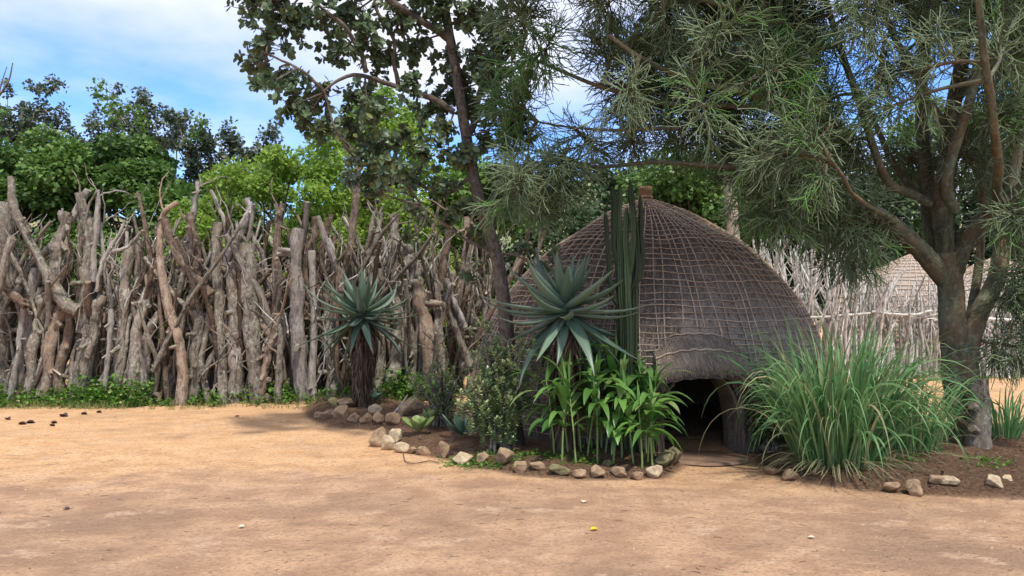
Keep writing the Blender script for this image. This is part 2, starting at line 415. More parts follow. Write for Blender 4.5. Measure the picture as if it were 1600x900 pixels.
def make_ground():
    xs = np.concatenate([-np.geomspace(11, 900, 26)[::-1], np.arange(-10.9, 10.9, .06), np.geomspace(11, 900, 26)])
    ys = np.concatenate([np.linspace(-30, 2.4, 10), np.arange(2.5, 16, .055), np.geomspace(16.1, 1200, 34)])
    X, Y = np.meshgrid(xs, ys); Z, S = gheight(X, Y)
    dd = np.hypot(X, Y - 8); Z = np.where(dd > 25, Z * 0, Z)
    idx = np.arange(X.size).reshape(X.shape)
    q = np.stack([idx[:-1, :-1], idx[:-1, 1:], idx[1:, 1:], idx[1:, :-1]], -1).reshape(-1, 4)
    g = Geo(); g.add(np.stack([X, Y, Z], -1).reshape(-1, 3), q=q, tone=S.ravel())
    m = M('bare_earth'); pos = m.node('ShaderNodeTexCoord').outputs['Object']; soil = m.attr('tone').outputs['Fac']
    sx = m.node('ShaderNodeSeparateXYZ'); m.l.new(pos, sx.inputs[0])
    big = m.noise(pos, .5, 5, .55, (1, 1.25, 1)); mid = m.noise(pos, 2.2, 7, .66, (1, 1.25, 1)); fine = m.noise(pos, 30, 6, .7); grit = m.noise(pos, 130, 3, .7)
    # loose ochre sand lies beyond a wavering edge, trodden greyish earth in front of it
    edge = m.math('ADD', m.math('ADD', sx.outputs[1], m.math('MULTIPLY', m.math('ABSOLUTE', m.math('SUBTRACT', sx.outputs[0], -1.0)), .10)), m.math('ADD', m.math('MULTIPLY', mid, 2.2), m.math('MULTIPLY', m.math('SUBTRACT', big, .5), 4.5)))
    sand = m.ramp(m.math('MULTIPLY', edge, .1), [(.80, 0), (.90, .8), (1.0, 1), ])
    grey = m.mix(m.ramp(mid, [(.42, 0), (.58, 1)]), (.385, .235, .147), (.515, .33, .205))
    grey = m.mix(m.ramp(big, [(.5, 0), (.62, .8)]), grey, (.28, .18, .12))
    sandc = m.mix(m.ramp(mid, [(.38, 0), (.64, 1)]), (.56, .325, .16), (.68, .435, .24))
    sandc = m.mix(m.ramp(big, [(.52, 0), (.66, .55)]), sandc, (.40, .25, .15))
    c = m.mix(sand, grey, sandc)
    streak = m.noise(pos, 1.7, 8, .68, (1, 1.5, 1))
    c = m.mix(m.ramp(streak, [(.56, 0), (.64, .7)]), c, (.57, .39, .265))
    c = m.mix(m.ramp(streak, [(.34, .6), (.43, 0)]), c, (.27, .175, .12))
    c = m.mix(m.ramp(fine, [(.38, .6), (.5, 0)]), c, (.22, .14, .095))
    c = m.mix(m.ramp(grit, [(.62, 0), (.72, .45)]), c, (.75, .60, .45))
    sc = m.mix(m.ramp(fine, [(.35, 0), (.65, 1)]), (.15, .09, .056), (.40, .245, .155))
    c = m.mix(soil, c, sc)
    scuff = m.noise(pos, 8.5, 5, .62, (1, 1.3, 1)); c = m.mix(m.math('MULTIPLY', m.ramp(scuff, [(.34, 1), (.44, 0)]), m.math('SUBTRACT', .45, m.math('MULTIPLY', soil, .45))), c, (.30, .195, .13))
    h = m.math('ADD', m.math('ADD', m.math('MULTIPLY', mid, .9), m.math('MULTIPLY', fine, .35)), m.math('MULTIPLY', grit, .12)); h = m.math('ADD', h, m.math('MULTIPLY', scuff, .5))
    b = m.bump(h, .07, .9)
    b = m.bump(m.math('MULTIPLY', fine, soil), .05, .9, b)
    o = g.build('ground', m.finish(c, .95, b, .1)); tag(o, kind='structure')
make_ground()

def make_hills():
    n, k = 220, 26
    a = np.linspace(-1.15, 1.15, n); r = np.linspace(0, 1, k)
    A, R = np.meshgrid(a, r)
    D = 190 + R * 260
    crest = 44 + 20 * np.exp(-((A - .16) / .2) ** 2) + 6 * snoise(A * 12, A * 0, 4) + 3 * snoise(A * 40, R * 6, 6)
    Z = crest * np.sin(np.clip(R, 0, 1) * pi / 2) * 1.25 - 3
    X = np.sin(A) * D; Y = np.cos(A) * D
    idx = np.arange(A.size).reshape(A.shape)
    q = np.stack([idx[:-1, :-1], idx[:-1, 1:], idx[1:, 1:], idx[1:, :-1]], -1).reshape(-1, 4)
    g = Geo(); g.add(np.stack([X, Y, Z], -1).reshape(-1, 3), q=q)
    m = M('hillside'); pos = m.node('ShaderNodeTexCoord').outputs['Object']
    f = m.noise(pos, .06, 8, .7); c = m.mix(m.ramp(f, [(.42, 0), (.58, 1)]), (.10, .15, .07), (.34, .31, .17))
    tag(g.build('hills', m.finish(c, .95, m.bump(f, 6, .8), .05)), kind='structure')
make_hills()

# ------------------------------------------------------------------ foliage helpers
def clump_leaves(g, ctr, rad, n, size, tv=SV, tq=None, tt=ST, out=0.6, flatz=.75, cutp=.04, droop=0.0, tone=(0, 1)):
    """n leaves per clump, near the clumps' outer shells, facing outward/up."""
    ctr = np.atleast_2d(ctr); rad = np.broadcast_to(np.asarray(rad, float), (len(ctr),))
    C = np.repeat(ctr, n, 0); R = np.repeat(rad, n)
    d = rdir(len(C)); r = U(0, 1, len(C)) ** .45
    p = C + d * (R * r)[:, None] * [1, 1, flatz]
    dirs = nrm(d * out + rng.normal(size=d.shape) * .5 + [0, 0, -droop])
    X, Yv, Z = frames(dirs, up=d * .5 + np.array([0, 0, .9]), roll=.45)
    base = np.repeat(U(tone[0], tone[1], len(ctr)), n)
    inst(g, tv, tq, tt, p, X, Yv, Z, U(.6, 1.25, len(C)) * size, tone=np.clip(base * .5 + U(0, .5, len(C)) , 0, 1), cut=(U(0, 1, len(C)) < cutp) * U(.4, 1, len(C)))

def bg_tree(name, label, cat, px, top, Y, width, mat, bark='trunk_brown', nclump=46, nleaf=330, size=.13, low=.02, group=None, trunk_r=.14, crad=.75, seed_tone=(0, 1), sprigs=0):
    """A broad tree beyond the fences: tapered trunk, limbs to the clumps, crown of leaf clumps."""
    reseed(int(px) + 1000)
    t = at(px, top, Y); x, H = t[0], t[2]
    w = width / FPX * Y / 2
    root = thing(name, label, cat, (x, Y, 0), group)
    tr = Geo(); cr_ = Geo()
    base = np.array([x, Y, -.1])
    path = gnarl(base, (U(-.1, .1), U(-.1, .1), 1), H * .62, 9, .07)
    tube(tr, path, np.linspace(trunk_r, trunk_r * .45, 9), 8, rough=.15, stretch=1)
    cz = H * (1 + low) / 2; hz = H * (1 - low) / 2
    d = rdir(nclump); d = d / (np.abs(d) ** 4).sum(1, keepdims=True) ** .25 * .97; rr = U(.35, 1, nclump) ** .6
    C = np.array([x, Y, cz]) + d * rr[:, None] * [w, min(w, 2.2), hz] * (1 - crad / (3 * hz + 3))
    C[:, 2] = np.minimum(C[:, 2], H - crad * .5)
    for c in C:
        k = rng.integers(3, 9); p0 = path[k]
        mid = (p0 + c) / 2 + rng.normal(size=3) * .15 + [0, 0, .15]
        tube(tr, spline([p0, mid, c], 6), np.linspace(trunk_r * .28, .012, 6), 5, cap=False)
    clump_leaves(cr_, C, U(.6, 1.15, nclump) * crad, nleaf, size, tone=seed_tone)
    for s_ in range(sprigs):
        c = C[np.argmax(C[:, 2] + rng.normal(size=nclump) * .5)] + [U(-w, w) * .6, 0, 0]
        c[2] = H - .3
        p = gnarl(c, (U(-.4, .4), U(-.2, .2), 1), U(.6, 1.3), 7, .2)
        tube(tr, p, np.linspace(.018, .006, 7), 4, cap=False)
        clump_leaves(cr_, p[3:] + rng.normal(size=(4, 3)) * .12, .2, 40, size * .8)
    tr.build('trunk', MAT[bark], root); cr_.build('crown', MAT[mat], root)
    return root

# ------------------------------------------------------------------ trees beyond the fences
bg_tree('broadleaf_tree', 'dense glossy green broadleaf tree rising behind the log fence at its far end', 'tree', 20, 205, 19, 330, 'hedge', nclump=60, nleaf=720, size=.145, group='trees behind the log fence', crad=.7, sprigs=3)
bg_tree('broadleaf_tree', 'broad rounded green tree with grey leafy shoots standing above its top', 'tree', 215, 205, 20, 330, 'hedge', nclump=66, nleaf=740, size=.145, group='trees behind the log fence', crad=.7, sprigs=2)
bg_tree('broadleaf_tree', 'low deep green bushy tree between the rounded tree and the lime green one', 'tree', 320, 285, 18, 200, 'hedge', nclump=40, nleaf=480, size=.16, group='trees behind the log fence', crad=.6)
bg_tree('lime_tree', 'bright lime green feathery tree just behind the pale leaning log', 'tree', 440, 228, 17.2, 300, 'lime', nclump=64, nleaf=620, size=.10, group='trees behind the log fence', crad=.55)
bg_tree('lime_tree', 'yellow green leafy tree behind the larger aloe and under the overhanging branch', 'tree', 600, 120, 18, 230, 'lime', nclump=60, nleaf=380, size=.12, group='trees behind the log fence', crad=.6, bark='far_trunk')
bg_tree('broadleaf_tree', 'mid green tree seen between the brown trunk and the hut', 'tree', 740, 235, 20, 190, 'hedge', nclump=44, nleaf=420, size=.15, group='trees behind the log fence', crad=.7)

def sprig_tree(px0, top, Y, spread, label):
    """airy grey leafed tree: visible branch skeleton with tufts at the twig ends."""
    t = at(px0, top, Y); root = thing('airy_tree', label, 'tree', (t[0], Y, 0), 'trees behind the log fence')
    tr, cr_ = Geo(), Geo(); H = t[2]
    P = gnarl((t[0], Y, 0), (0, 0, 1), H * .72, 9, .06); tube(tr, P, np.linspace(.09, .05, 9), 7)
    for k in range(9):
        p0 = P[rng.integers(6, 9)]; c = np.array([t[0] + U(-spread, spread), Y + U(-.5, .5), H - U(0, 1.5)])
        q = spline([p0, (p0 + c) / 2 + rng.normal(size=3) * .15, c], 7); tube(tr, q, np.linspace(.035, .01, 7), 4, cap=False)
        for j in range(4):
            e = gnarl(q[rng.integers(3, 7)], rdir() + [0, 0, .8], U(.35, .7), 5, .2); tube(tr, e, np.linspace(.012, .005, 5), 4, cap=False)
            clump_leaves(cr_, e[1:], .17, 22, .12, flatz=.8)
    tr.build('trunk', MAT['far_trunk'], root); cr_.build('crown', MAT['olive'], root)
sprig_tree(225, 150, 22, 1.0, 'airy grey green tree whose shoots stand highest above the rounded tree')
sprig_tree(320, 178, 21, .8, 'thin grey leafed tree against the sky beside the rounded tree')
sprig_tree(395, 195, 22, .8, 'thin crooked grey tree against the sky above the lime green tree')
sprig_tree(45, 150, 22, .8, 'small airy tree top with a round tuft above the far end of the fence')
sprig_tree(150, 178, 23, .9, 'sparse bare looking grey tree top between the two airy ones')

bg_tree('broadleaf_tree', 'part of a green tree filling the far edge beside the dead branch', 'tree', -70, 190, 19, 260, 'hedge', nclump=50, nleaf=480, size=.17, group='trees behind the log fence', crad=.7)
bg_tree('broadleaf_tree', 'low green tree showing between the log tops and the yellow green tree', 'tree', 530, 300, 22, 300, 'hedge', nclump=50, nleaf=400, size=.15, group='trees behind the log fence', crad=.7)
for px, top, Y, w, m_, lab in [
        (860, 262, 24, 230, 'dark', 'dark green tree behind the hut on the side of the brown trunk'),
        (975, 250, 30, 230, 'dark', 'dark bluish green tree directly behind the wound knob of the hut'),
        (1085, 235, 25, 220, 'hedge', 'green tree behind the hut next to the bare pale trunk'),
        (1215, 190, 27, 240, 'dark', 'dark tree behind the pale stick fence next to the bare pale trunk'),
        (1345, 200, 28, 260, 'dark', 'dark tree behind the pale stick fence under the drooping branch'),
        (1480, 150, 30, 280, 'hedge', 'greyish green tree behind the two pale huts'),
        (1620, 120, 28, 300, 'dark', 'green tree behind the pale stick fence at its far end')]:
    bg_tree('forest_tree', lab, 'tree', px, top, Y, w, m_, nclump=46, nleaf=330, size=.2, group='trees behind the stick fence and huts', crad=1.0, low=.1)

def bare_trunk():
    P = spline([at(1147, 640, 16.5) * [1, 1, 0], at(1146, 385, 16.5), at(1141, 300, 16.5), at(1139, 230, 16.5), at(1136, 120, 16.5)], 22)
    root = thing('gum_tree', 'tall pale bare trunk rising behind the hut slope', 'tree', (P[0][0], P[0][1], 0))
    g = Geo(); tube(g, P, np.linspace(.16, .12, 22), 12, rough=.1); g.build('trunk', MAT['far_trunk'], root)
    l = Geo(); c = Geo()
    for k in range(16):
        e = P[-1] + rdir() * [1.5, 1.2, .7] + [0, 0, .9]; q = spline([P[-1 - (k % 3)], (P[-1] + e) / 2 + rng.normal(size=3) * .1, e], 6)
        tube(l, q, np.linspace(.05, .012, 6), 5, cap=False); clump_leaves(c, e, .6, 260, .13)
    l.build('limbs', MAT['far_trunk'], root); c.build('crown', MAT['dark'], root)
bare_trunk()

# ------------------------------------------------------------------ beehive huts
PROF = np.array([(2.45, 0), (2.47, .3), (2.47, .65), (2.42, 1.0), (2.33, 1.29), (2.19, 1.60), (2.0, 1.92), (1.71, 2.27), (1.38, 2.56), (.99, 2.80), (.58, 3.03), (.20, 3.20), (.09, 3.25)])
def prof(n, s=1.0): return spline(PROF, n) * s
def dome_pt(a, v, P, off=0.0):
    """a azimuth (0 = towards camera, +x side positive), v in 0..1 from ground to top."""
    u = np.clip(v, 0, 1) * (len(P) - 1); i = np.minimum(u.astype(int), len(P) - 2); f = u - i
    r = P[i, 0] * (1 - f) + P[i + 1, 0] * f; z = P[i, 1] * (1 - f) + P[i + 1, 1] * f
    off = off + np.minimum(1, 6 * (1 - v)) * (.022 * np.sin(3 * a + 1 + v * 3) + .016 * np.sin(5 * a + v * 9) + .010 * np.sin(11 * a + v * 17))
    dr = P[i + 1, 0] - P[i, 0]; dz = P[i + 1, 1] - P[i, 1]; L = np.hypot(dr, dz) + 1e-9
    r2 = r + off * dz / L; z2 = z - off * dr / L
    return np.stack([np.sin(a) * r2, -np.cos(a) * r2, z2], -1)

DOOR_A, DOOR_W, DOOR_H = radians(4.0), .455, .95
def in_door(a, z, grow=0.0):
    """arched opening: x offset from the door axis."""
    x = np.sin(a - DOOR_A) * 2.46
    w = DOOR_W + grow; h = DOOR_H + grow
    return (np.cos(a - DOOR_A) > 0) & (np.abs(x) < w) & (z < h * np.sqrt(np.clip(1 - (np.abs(x) / w) ** 3.0, 0, 1)))

def make_hut():
    reseed(11)
    root = thing('beehive_hut', 'thatched beehive hut netted with grass rope, dark low doorway', 'hut', tuple(HUT))
    P = prof(150)
    NA, NV = 420, 150
    a = np.linspace(0, 2 * pi, NA, endpoint=False); v = np.linspace(0, 1, NV)
    A, V = np.meshgrid(a, v)
    quilt = .012 * np.abs(np.sin(A * 38)) * np.abs(np.sin(V * 34 * pi / 2 * 1.0)) + rng.normal(size=A.shape) * .004 + .02 * snoise(A * 3, V * 8, 14)
    for nm, off, seg in (('thatch', 0, 0), ('lining', -.16, 1)):
        pts = dome_pt(A.ravel(), V.ravel(), P, 0).reshape(NV, NA, 3)
        pts = dome_pt(A.ravel(), V.ravel(), P, 0).reshape(-1, 3)
        n = dome_pt(A.ravel(), V.ravel(), P, 1.0) - pts
        pts = pts + n * ((quilt.ravel() if not seg else np.zeros(NA * NV)) + off)[:, None]
        idx = np.arange(NA * NV).reshape(NV, NA)
        q = np.stack([idx[:-1], np.roll(idx[:-1], -1, 1), np.roll(idx[1:], -1, 1), idx[1:]], -1).reshape(-1, 4)
        c = pts[q].mean(1); qa = np.arctan2(c[:, 0], -c[:, 1])
        keep = ~in_door(qa, c[:, 2], .06); q = q[keep]
        arc = np.repeat(np.linspace(0, 4.2, NV), NA)
        lc = np.stack([np.cos(A.ravel()) * 1.2, np.sin(A.ravel()) * 1.2, arc], -1)
        g = Geo(); g.add(pts + HUT, q=q, lc=lc, tone=.5)
        if not seg:      # loose straw ends lying down the slope
            N = 42000; sa = U(-pi, pi, N); sv = U(0.02, .97, N); L = U(.06, .17, N)
            sv2 = sv - L / 4.2
            z = dome_pt(sa, sv, P)[:, 2]; ok = ~in_door(sa, z, .12) & (sv2 > 0); sa, sv, sv2 = sa[ok], sv[ok], sv2[ok]
            segs(g, dome_pt(sa, sv, P, .004) + HUT, dome_pt(sa + rng.normal(size=len(sa)) * .01, sv2, P, .026) + HUT, .0042, .0018, 3, tone=U(.3, 1.0, len(sa)))
        g.build(nm, MAT['thatch'] if not seg else MAT['thatch_end'], root)
    # rope net: meridians that drop out towards the top, wavering rings
    g = Geo(); NM = 96
    for k in range(NM):
        a0 = k / NM * 2 * pi + U(-.012, .012); top = .985 if k % 4 == 0 else (.93 if k % 2 == 0 else .86)
        vv = np.linspace(0.01, top + U(-.02, .01), 70); aa = a0 + .012 * np.sin(vv * U(8, 14) + U(0, 6)) + .05 * (vv - .5)
        if not (k % 4 == 0): aa = aa + 0.0
        pts = dome_pt(aa, vv, P, .034)
        az = np.arctan2(pts[:, 0], -pts[:, 1]); bad = in_door(az, pts[:, 2], .12) | (in_door(az, pts[:, 2] - .38, .10))
        pts = pts[~bad]
        if len(pts) > 4: tube(g, pts + HUT, .0080, 5, cap=False, rough=.25, tone=U(.4, .85))
    rings = np.concatenate([np.arange(.045, .94, .0205), [.95, .97]])
    for v0 in rings:
        n = 240; aa = np.linspace(-pi, pi, n); vv = v0 + .0030 * np.sin(aa * 5 + U(0, 6)) + .0014 * np.sin(aa * 23 + U(0, 6)) + rng.normal(size=n) * .0007
        vv[-1] = vv[0]
        pts = dome_pt(aa, vv, P, .040)
        bad = in_door(aa, pts[:, 2], .12) | in_door(aa, pts[:, 2] - .38, .10)
        cutp = np.where(bad)[0]
        parts = [np.arange(n)] if len(cutp) == 0 else [np.arange(0, cutp[0]), np.arange(cutp[-1] + 1, n)]
        tn = U(.35, .8)
        for pr in parts: tube(g, pts[pr] + HUT, .0072, 5, cap=False, rough=.25, tone=tn)
    g.build('rope_net', MAT['rope'], root)
    # knob
    g = Geo(); zt = HUT + [0, 0, 3.22]
    tube(g, [zt + [0, 0, -.06], zt + [0, 0, .03], zt + [0, 0, .05]], [.17, .11, .09], 16)
    th = np.linspace(0, 2 * pi, 25)
    for zc, rr in ((.06, .085), (.10, .088)):
        tube(g, [zt + [math.cos(t) * rr, math.sin(t) * rr, zc] for t in th], .028, 8, cap=False, rough=.12)
    zz_ = np.linspace(.07, .265, 9)
    tube(g, [zt + [0, 0, z] for z in zz_], [.078, .08, .076, .075, .078, .086, .092, .09, .07], 18, rough=.12)
    N = 240; ta = U(0, 2 * pi, N); r0 = .082
    A_ = zt + np.stack([np.cos(ta) * r0, np.sin(ta) * r0, U(.08, .16, N)], -1); B_ = A_ + np.stack([np.cos(ta) * .012, np.sin(ta) * .012, U(.07, .13, N)], -1)
    segs(g, A_, B_, .004, .003, 3, tone=U(.3, 1, N))
    g.build('knob', MAT['knob'], root)
    # porch: reed jambs, arch and fringed hood
    ax = np.array([math.sin(DOOR_A), -math.cos(DOOR_A), 0]); sd = np.array([math.cos(DOOR_A), math.sin(DOOR_A), 0]); up = np.array([0, 0, 1.0])
    F = HUT + ax * 2.45
    g = Geo()       # tunnel wall
    n = 40; t = np.linspace(0, 1, n); xx = (t * 2 - 1) * (DOOR_W + .0)
    ang = np.linspace(pi, 0, n); xs = np.cos(ang); zs_ = np.sin(ang) ** .62
    dep = np.linspace(.02, -.55, 14); rows = []
    for sc_i, (ro) in enumerate((0.0, .035)):
        for d in (dep if sc_i == 0 else dep[::-1]):
            rows.append(F + sd * (xs * (DOOR_W + ro))[:, None] + up * (zs_ * (DOOR_H + ro * .8))[:, None] + ax * d + rng.normal(size=(n, 3)) * .006)
    R_ = np.array(rows); R_[:, 0, 2] = -.03; R_[:, -1, 2] = -.03
    idx = np.arange(R_.shape[0] * n).reshape(-1, n); idx = np.vstack([idx, idx[:1]])
    q = np.stack([idx[:-1, :-1], idx[:-1, 1:], idx[1:, 1:], idx[1:, :-1]], -1).reshape(-1, 4)
    lcv = np.tile(np.stack([np.linspace(0, 3, n), np.zeros(n), np.zeros(n)], -1), (R_.shape[0], 1)) + np.repeat(np.arange(R_.shape[0]) * .05, n)[:, None] * [0, 0, 1]
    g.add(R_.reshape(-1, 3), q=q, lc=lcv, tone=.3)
    N = 2600; sx = rng.choice([-1, 1], N) * (DOOR_W + U(-.004, .045, N)); d0 = U(-.08, .05, N); z1 = U(.3, .95, N) * (1 - .25 * (np.abs(sx) - DOOR_W) / .15)
    A_ = F + sd * sx[:, None] + ax * d0[:, None] + up * z1[:, None]; B_ = A_ - up * np.minimum(U(.2, .6, N), z1)[:, None] + rng.normal(size=(N, 3)) * [.015, .015, 0]
    segs(g, A_, B_, .005, .004, 3, tone=U(.1, .7, N))
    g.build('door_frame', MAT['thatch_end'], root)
    g = Geo()       # hood made of bundles of straw, two tiers with a fringe
    def hood(xf, df, top=False):
        # xf -1..1 across, df 0 (against dome) .. 1 (lip)
        w = .50 + .04 * df; X_ = xf * w; r = 1 - np.abs(xf) ** 2.6
        z = 1.31 - .27 * df + (.05 * r - .06 * (1 - r)) * (1 - .1 * df) + .006 * np.sin(xf * 22)
        z = z - .10 * df ** 2
        dd = -.17 + .50 * df ** .9 - .10 * xf ** 2
        return F + sd * X_[:, None] + ax * dd[:, None] + up * z[:, None]
    xf, df = np.meshgrid(np.linspace(-1, 1, 60), np.linspace(0, 1, 26)); pts = hood(xf.ravel(), df.ravel())
    idx = np.arange(60 * 26).reshape(26, 60); q = np.stack([idx[:-1, :-1], idx[:-1, 1:], idx[1:, 1:], idx[1:, :-1]], -1).reshape(-1, 4)
    lc = np.stack([xf.ravel() * .6, xf.ravel() * 0, df.ravel() * .6], -1)
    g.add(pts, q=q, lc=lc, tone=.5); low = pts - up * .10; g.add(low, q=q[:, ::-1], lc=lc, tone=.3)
    for (d0, d1, N, drop, tn) in ((0.0, .55, 3000, .05, .5), (.5, 1.0, 4200, .10, .62)):
        x0 = U(-1, 1, N); e0 = U(d0, d0 + .2, N); A_ = hood(x0, e0) + up * U(.0, .035, N)[:, None]
        e1 = np.clip(d1 + U(-.08, .03, N), 0, 1); B_ = hood(np.clip(x0 + rng.normal(size=N) * .02, -1.05, 1.05), e1) + up * U(.0, .045, N)[:, None]
        segs(g, A_, B_, .0045, .004, 3, tone=U(.3, 1.0, N))
        C_ = B_ - up * (U(.5, 1.0, N) * drop)[:, None] + ax * U(-.01, .05, N)[:, None] + sd * rng.normal(size=N)[:, None] * .01
        segs(g, B_, C_, .004, .002, 3, tone=U(.4, 1.0, N))
    # side curtains of straw joining hood to the dome
    N = 1800; s_ = rng.choice([-1.0, 1.0], N); e = U(0, 1, N); A_ = hood(s_ * U(.9, 1.0, N), e); B_ = A_ - up * U(.08, .22, N)[:, None] - ax * U(0, .1, N)[:, None]
    segs(g, A_, B_, .0045, .003, 3, tone=U(.3, .9, N))
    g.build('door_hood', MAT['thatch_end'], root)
    g = Geo()
    for e in (.12, .62):
        for k_ in (0, 1):
            xx = np.linspace(-1, 1, 60); p_ = hood(xx, np.full(60, e)) + up * (.045 + .007 * np.sin(xx * 90 + k_ * pi))[:, None] + ax * .01
            tube(g, p_, .009, 5, rough=.2, tone=.6)
    g.build('hood_rope', MAT['rope'], root)
    # ragged straw skirt at the foot
    g = Geo(); N = 5200; aa = U(-pi, pi, N); vv = U(.03, .10, N); ok = ~in_door(aa, np.zeros(N), .17); aa, vv = aa[ok], vv[ok]
    A_ = dome_pt(aa, vv, P, .01) + HUT; B_ = dome_pt(aa + rng.normal(size=len(aa)) * .008, vv * 0 + .0, P, .05) + HUT + [0, 0, .01]
    segs(g, A_, B_, .005, .003, 3, tone=U(.25, .9, len(aa))); g.build('straw_skirt', MAT['thatch_end'], root)
make_hut()

def far_hut(px, Y, s, label):
    c = np.array([(px - 800) / FPX * Y, Y, 0]); root = thing('distant_hut', label, 'hut', tuple(c), 'pale huts behind the stick fence')
    P = prof(60, s); A, V = np.meshgrid(np.linspace(0, 2 * pi, 90, endpoint=False), np.linspace(0, 1, 60))
    idx = np.arange(90 * 60).reshape(60, 90); q = np.stack([idx[:-1], np.roll(idx[:-1], -1, 1), np.roll(idx[1:], -1, 1), idx[1:]], -1).reshape(-1, 4)
    g = Geo(); g.add(dome_pt(A.ravel(), V.ravel(), P) + c, q=q, lc=np.stack([np.cos(A.ravel()), np.sin(A.ravel()), V.ravel() * 4], -1))
    g.build('thatch', MAT['thatch_pale'], root); g = Geo()
    for k in range(56):
        vv = np.linspace(.02, .97 if k % 2 else .8, 30); tube(g, dome_pt(np.full(30, k / 56 * 2 * pi), vv, P, .02) + c, .012, 4, cap=False, tone=.8)
    for v0 in np.arange(.1, .96, .035):
        aa = np.linspace(0, 2 * pi, 90); tube(g, dome_pt(aa, v0 + .004 * np.sin(aa * 7 + v0 * 90), P, .025) + c, .013, 4, cap=False, tone=.8)
    g.build('rope_net', MAT['rope'], root)
    g = Geo(); z = c + [0, 0, 3.2 * s]; tube(g, [z, z + [0, 0, .1], z + [0, 0, .2]], [.1, .07, .08], 10); g.build('knob', MAT['knob'], root)
reseed(12)
far_hut(1428, 22.5, 1.04, 'pale thatched dome of a hut behind the stick fence, left of the thick trunk')
far_hut(1556, 24, 1.04, 'pale thatched dome of a hut behind the stick fence, right of the thick trunk')

# ------------------------------------------------------------------ log palisade
def fY(px): return 13.3 if px < 430 else 13.3 + (px - 430) / 330 * 1.3
def log_path(pts, dy=0.0, n=None):
    out = []
    for (px, py) in pts:
        Y = fY(px) + dy; p = at(px, py, Y)
        if py > 588: p = np.array([p[0], Y, -.05])
        out.append(p)
    return spline(out, n or 8 + 6 * len(out))
def wobble(P, amp):
    K = len(P); t = np.linspace(0, 1, K)[:, None]
    return P + amp * (np.sin(t * U(5, 12) + U(0, 6, 3)) + .5 * np.sin(t * U(14, 26) + U(0, 6, 3))) * [1, 1, .2]
def add_log(g, P, r0, r1, rough=.2, sides=10, tone=.5, stubs=2, forks=0):
    K = len(P); R = np.linspace(r0, r1, K) * (1 + .10 * np.sin(np.linspace(0, U(8, 20), K) + U(0, 6)))
    R[0] *= .97
    tube(g, P, R, sides, rough=rough, tone=tone)
    for _ in range(stubs):
        i = rng.integers(2, K - 2); d = nrm(P[min(i + 1, K - 1)] - P[i]); s_ = nrm(np.cross(d, rdir())) + d * U(-.2, .9)
        if s_[1] > 0: s_[1] *= -.5
        L = R[i] * U(1.6, 3.2); q = np.array([P[i], P[i] + nrm(s_) * L * .6, P[i] + nrm(s_) * L])
        tube(g, q, [R[i] * .55, R[i] * .42, R[i] * .34], 7, rough=.15, tone=tone)
    for _ in range(forks):
        # forks rise from the upper half
        top_first = P[0][2] > P[-1][2]; i = rng.integers(1, K // 2) if top_first else rng.integers(K // 2, K - 1)
        i = min(max(i, 1), K - 2)
        q = gnarl(P[i], (U(-.7, .7), U(-.3, .15), 1), U(.35, 1.0), 9, .22)
        rr = max(R[i] * U(.3, .5), .012); tube(g, q, np.linspace(rr, rr * .35, 9), 6, rough=.12, tone=tone)
        if U() < .6:
            q2 = gnarl(q[rng.integers(2, 6)], (U(-.9, .9), U(-.3, .3), .7), U(.2, .55), 6, .22); tube(g, q2, np.linspace(rr * .5, rr * .2, 6), 5, tone=tone)

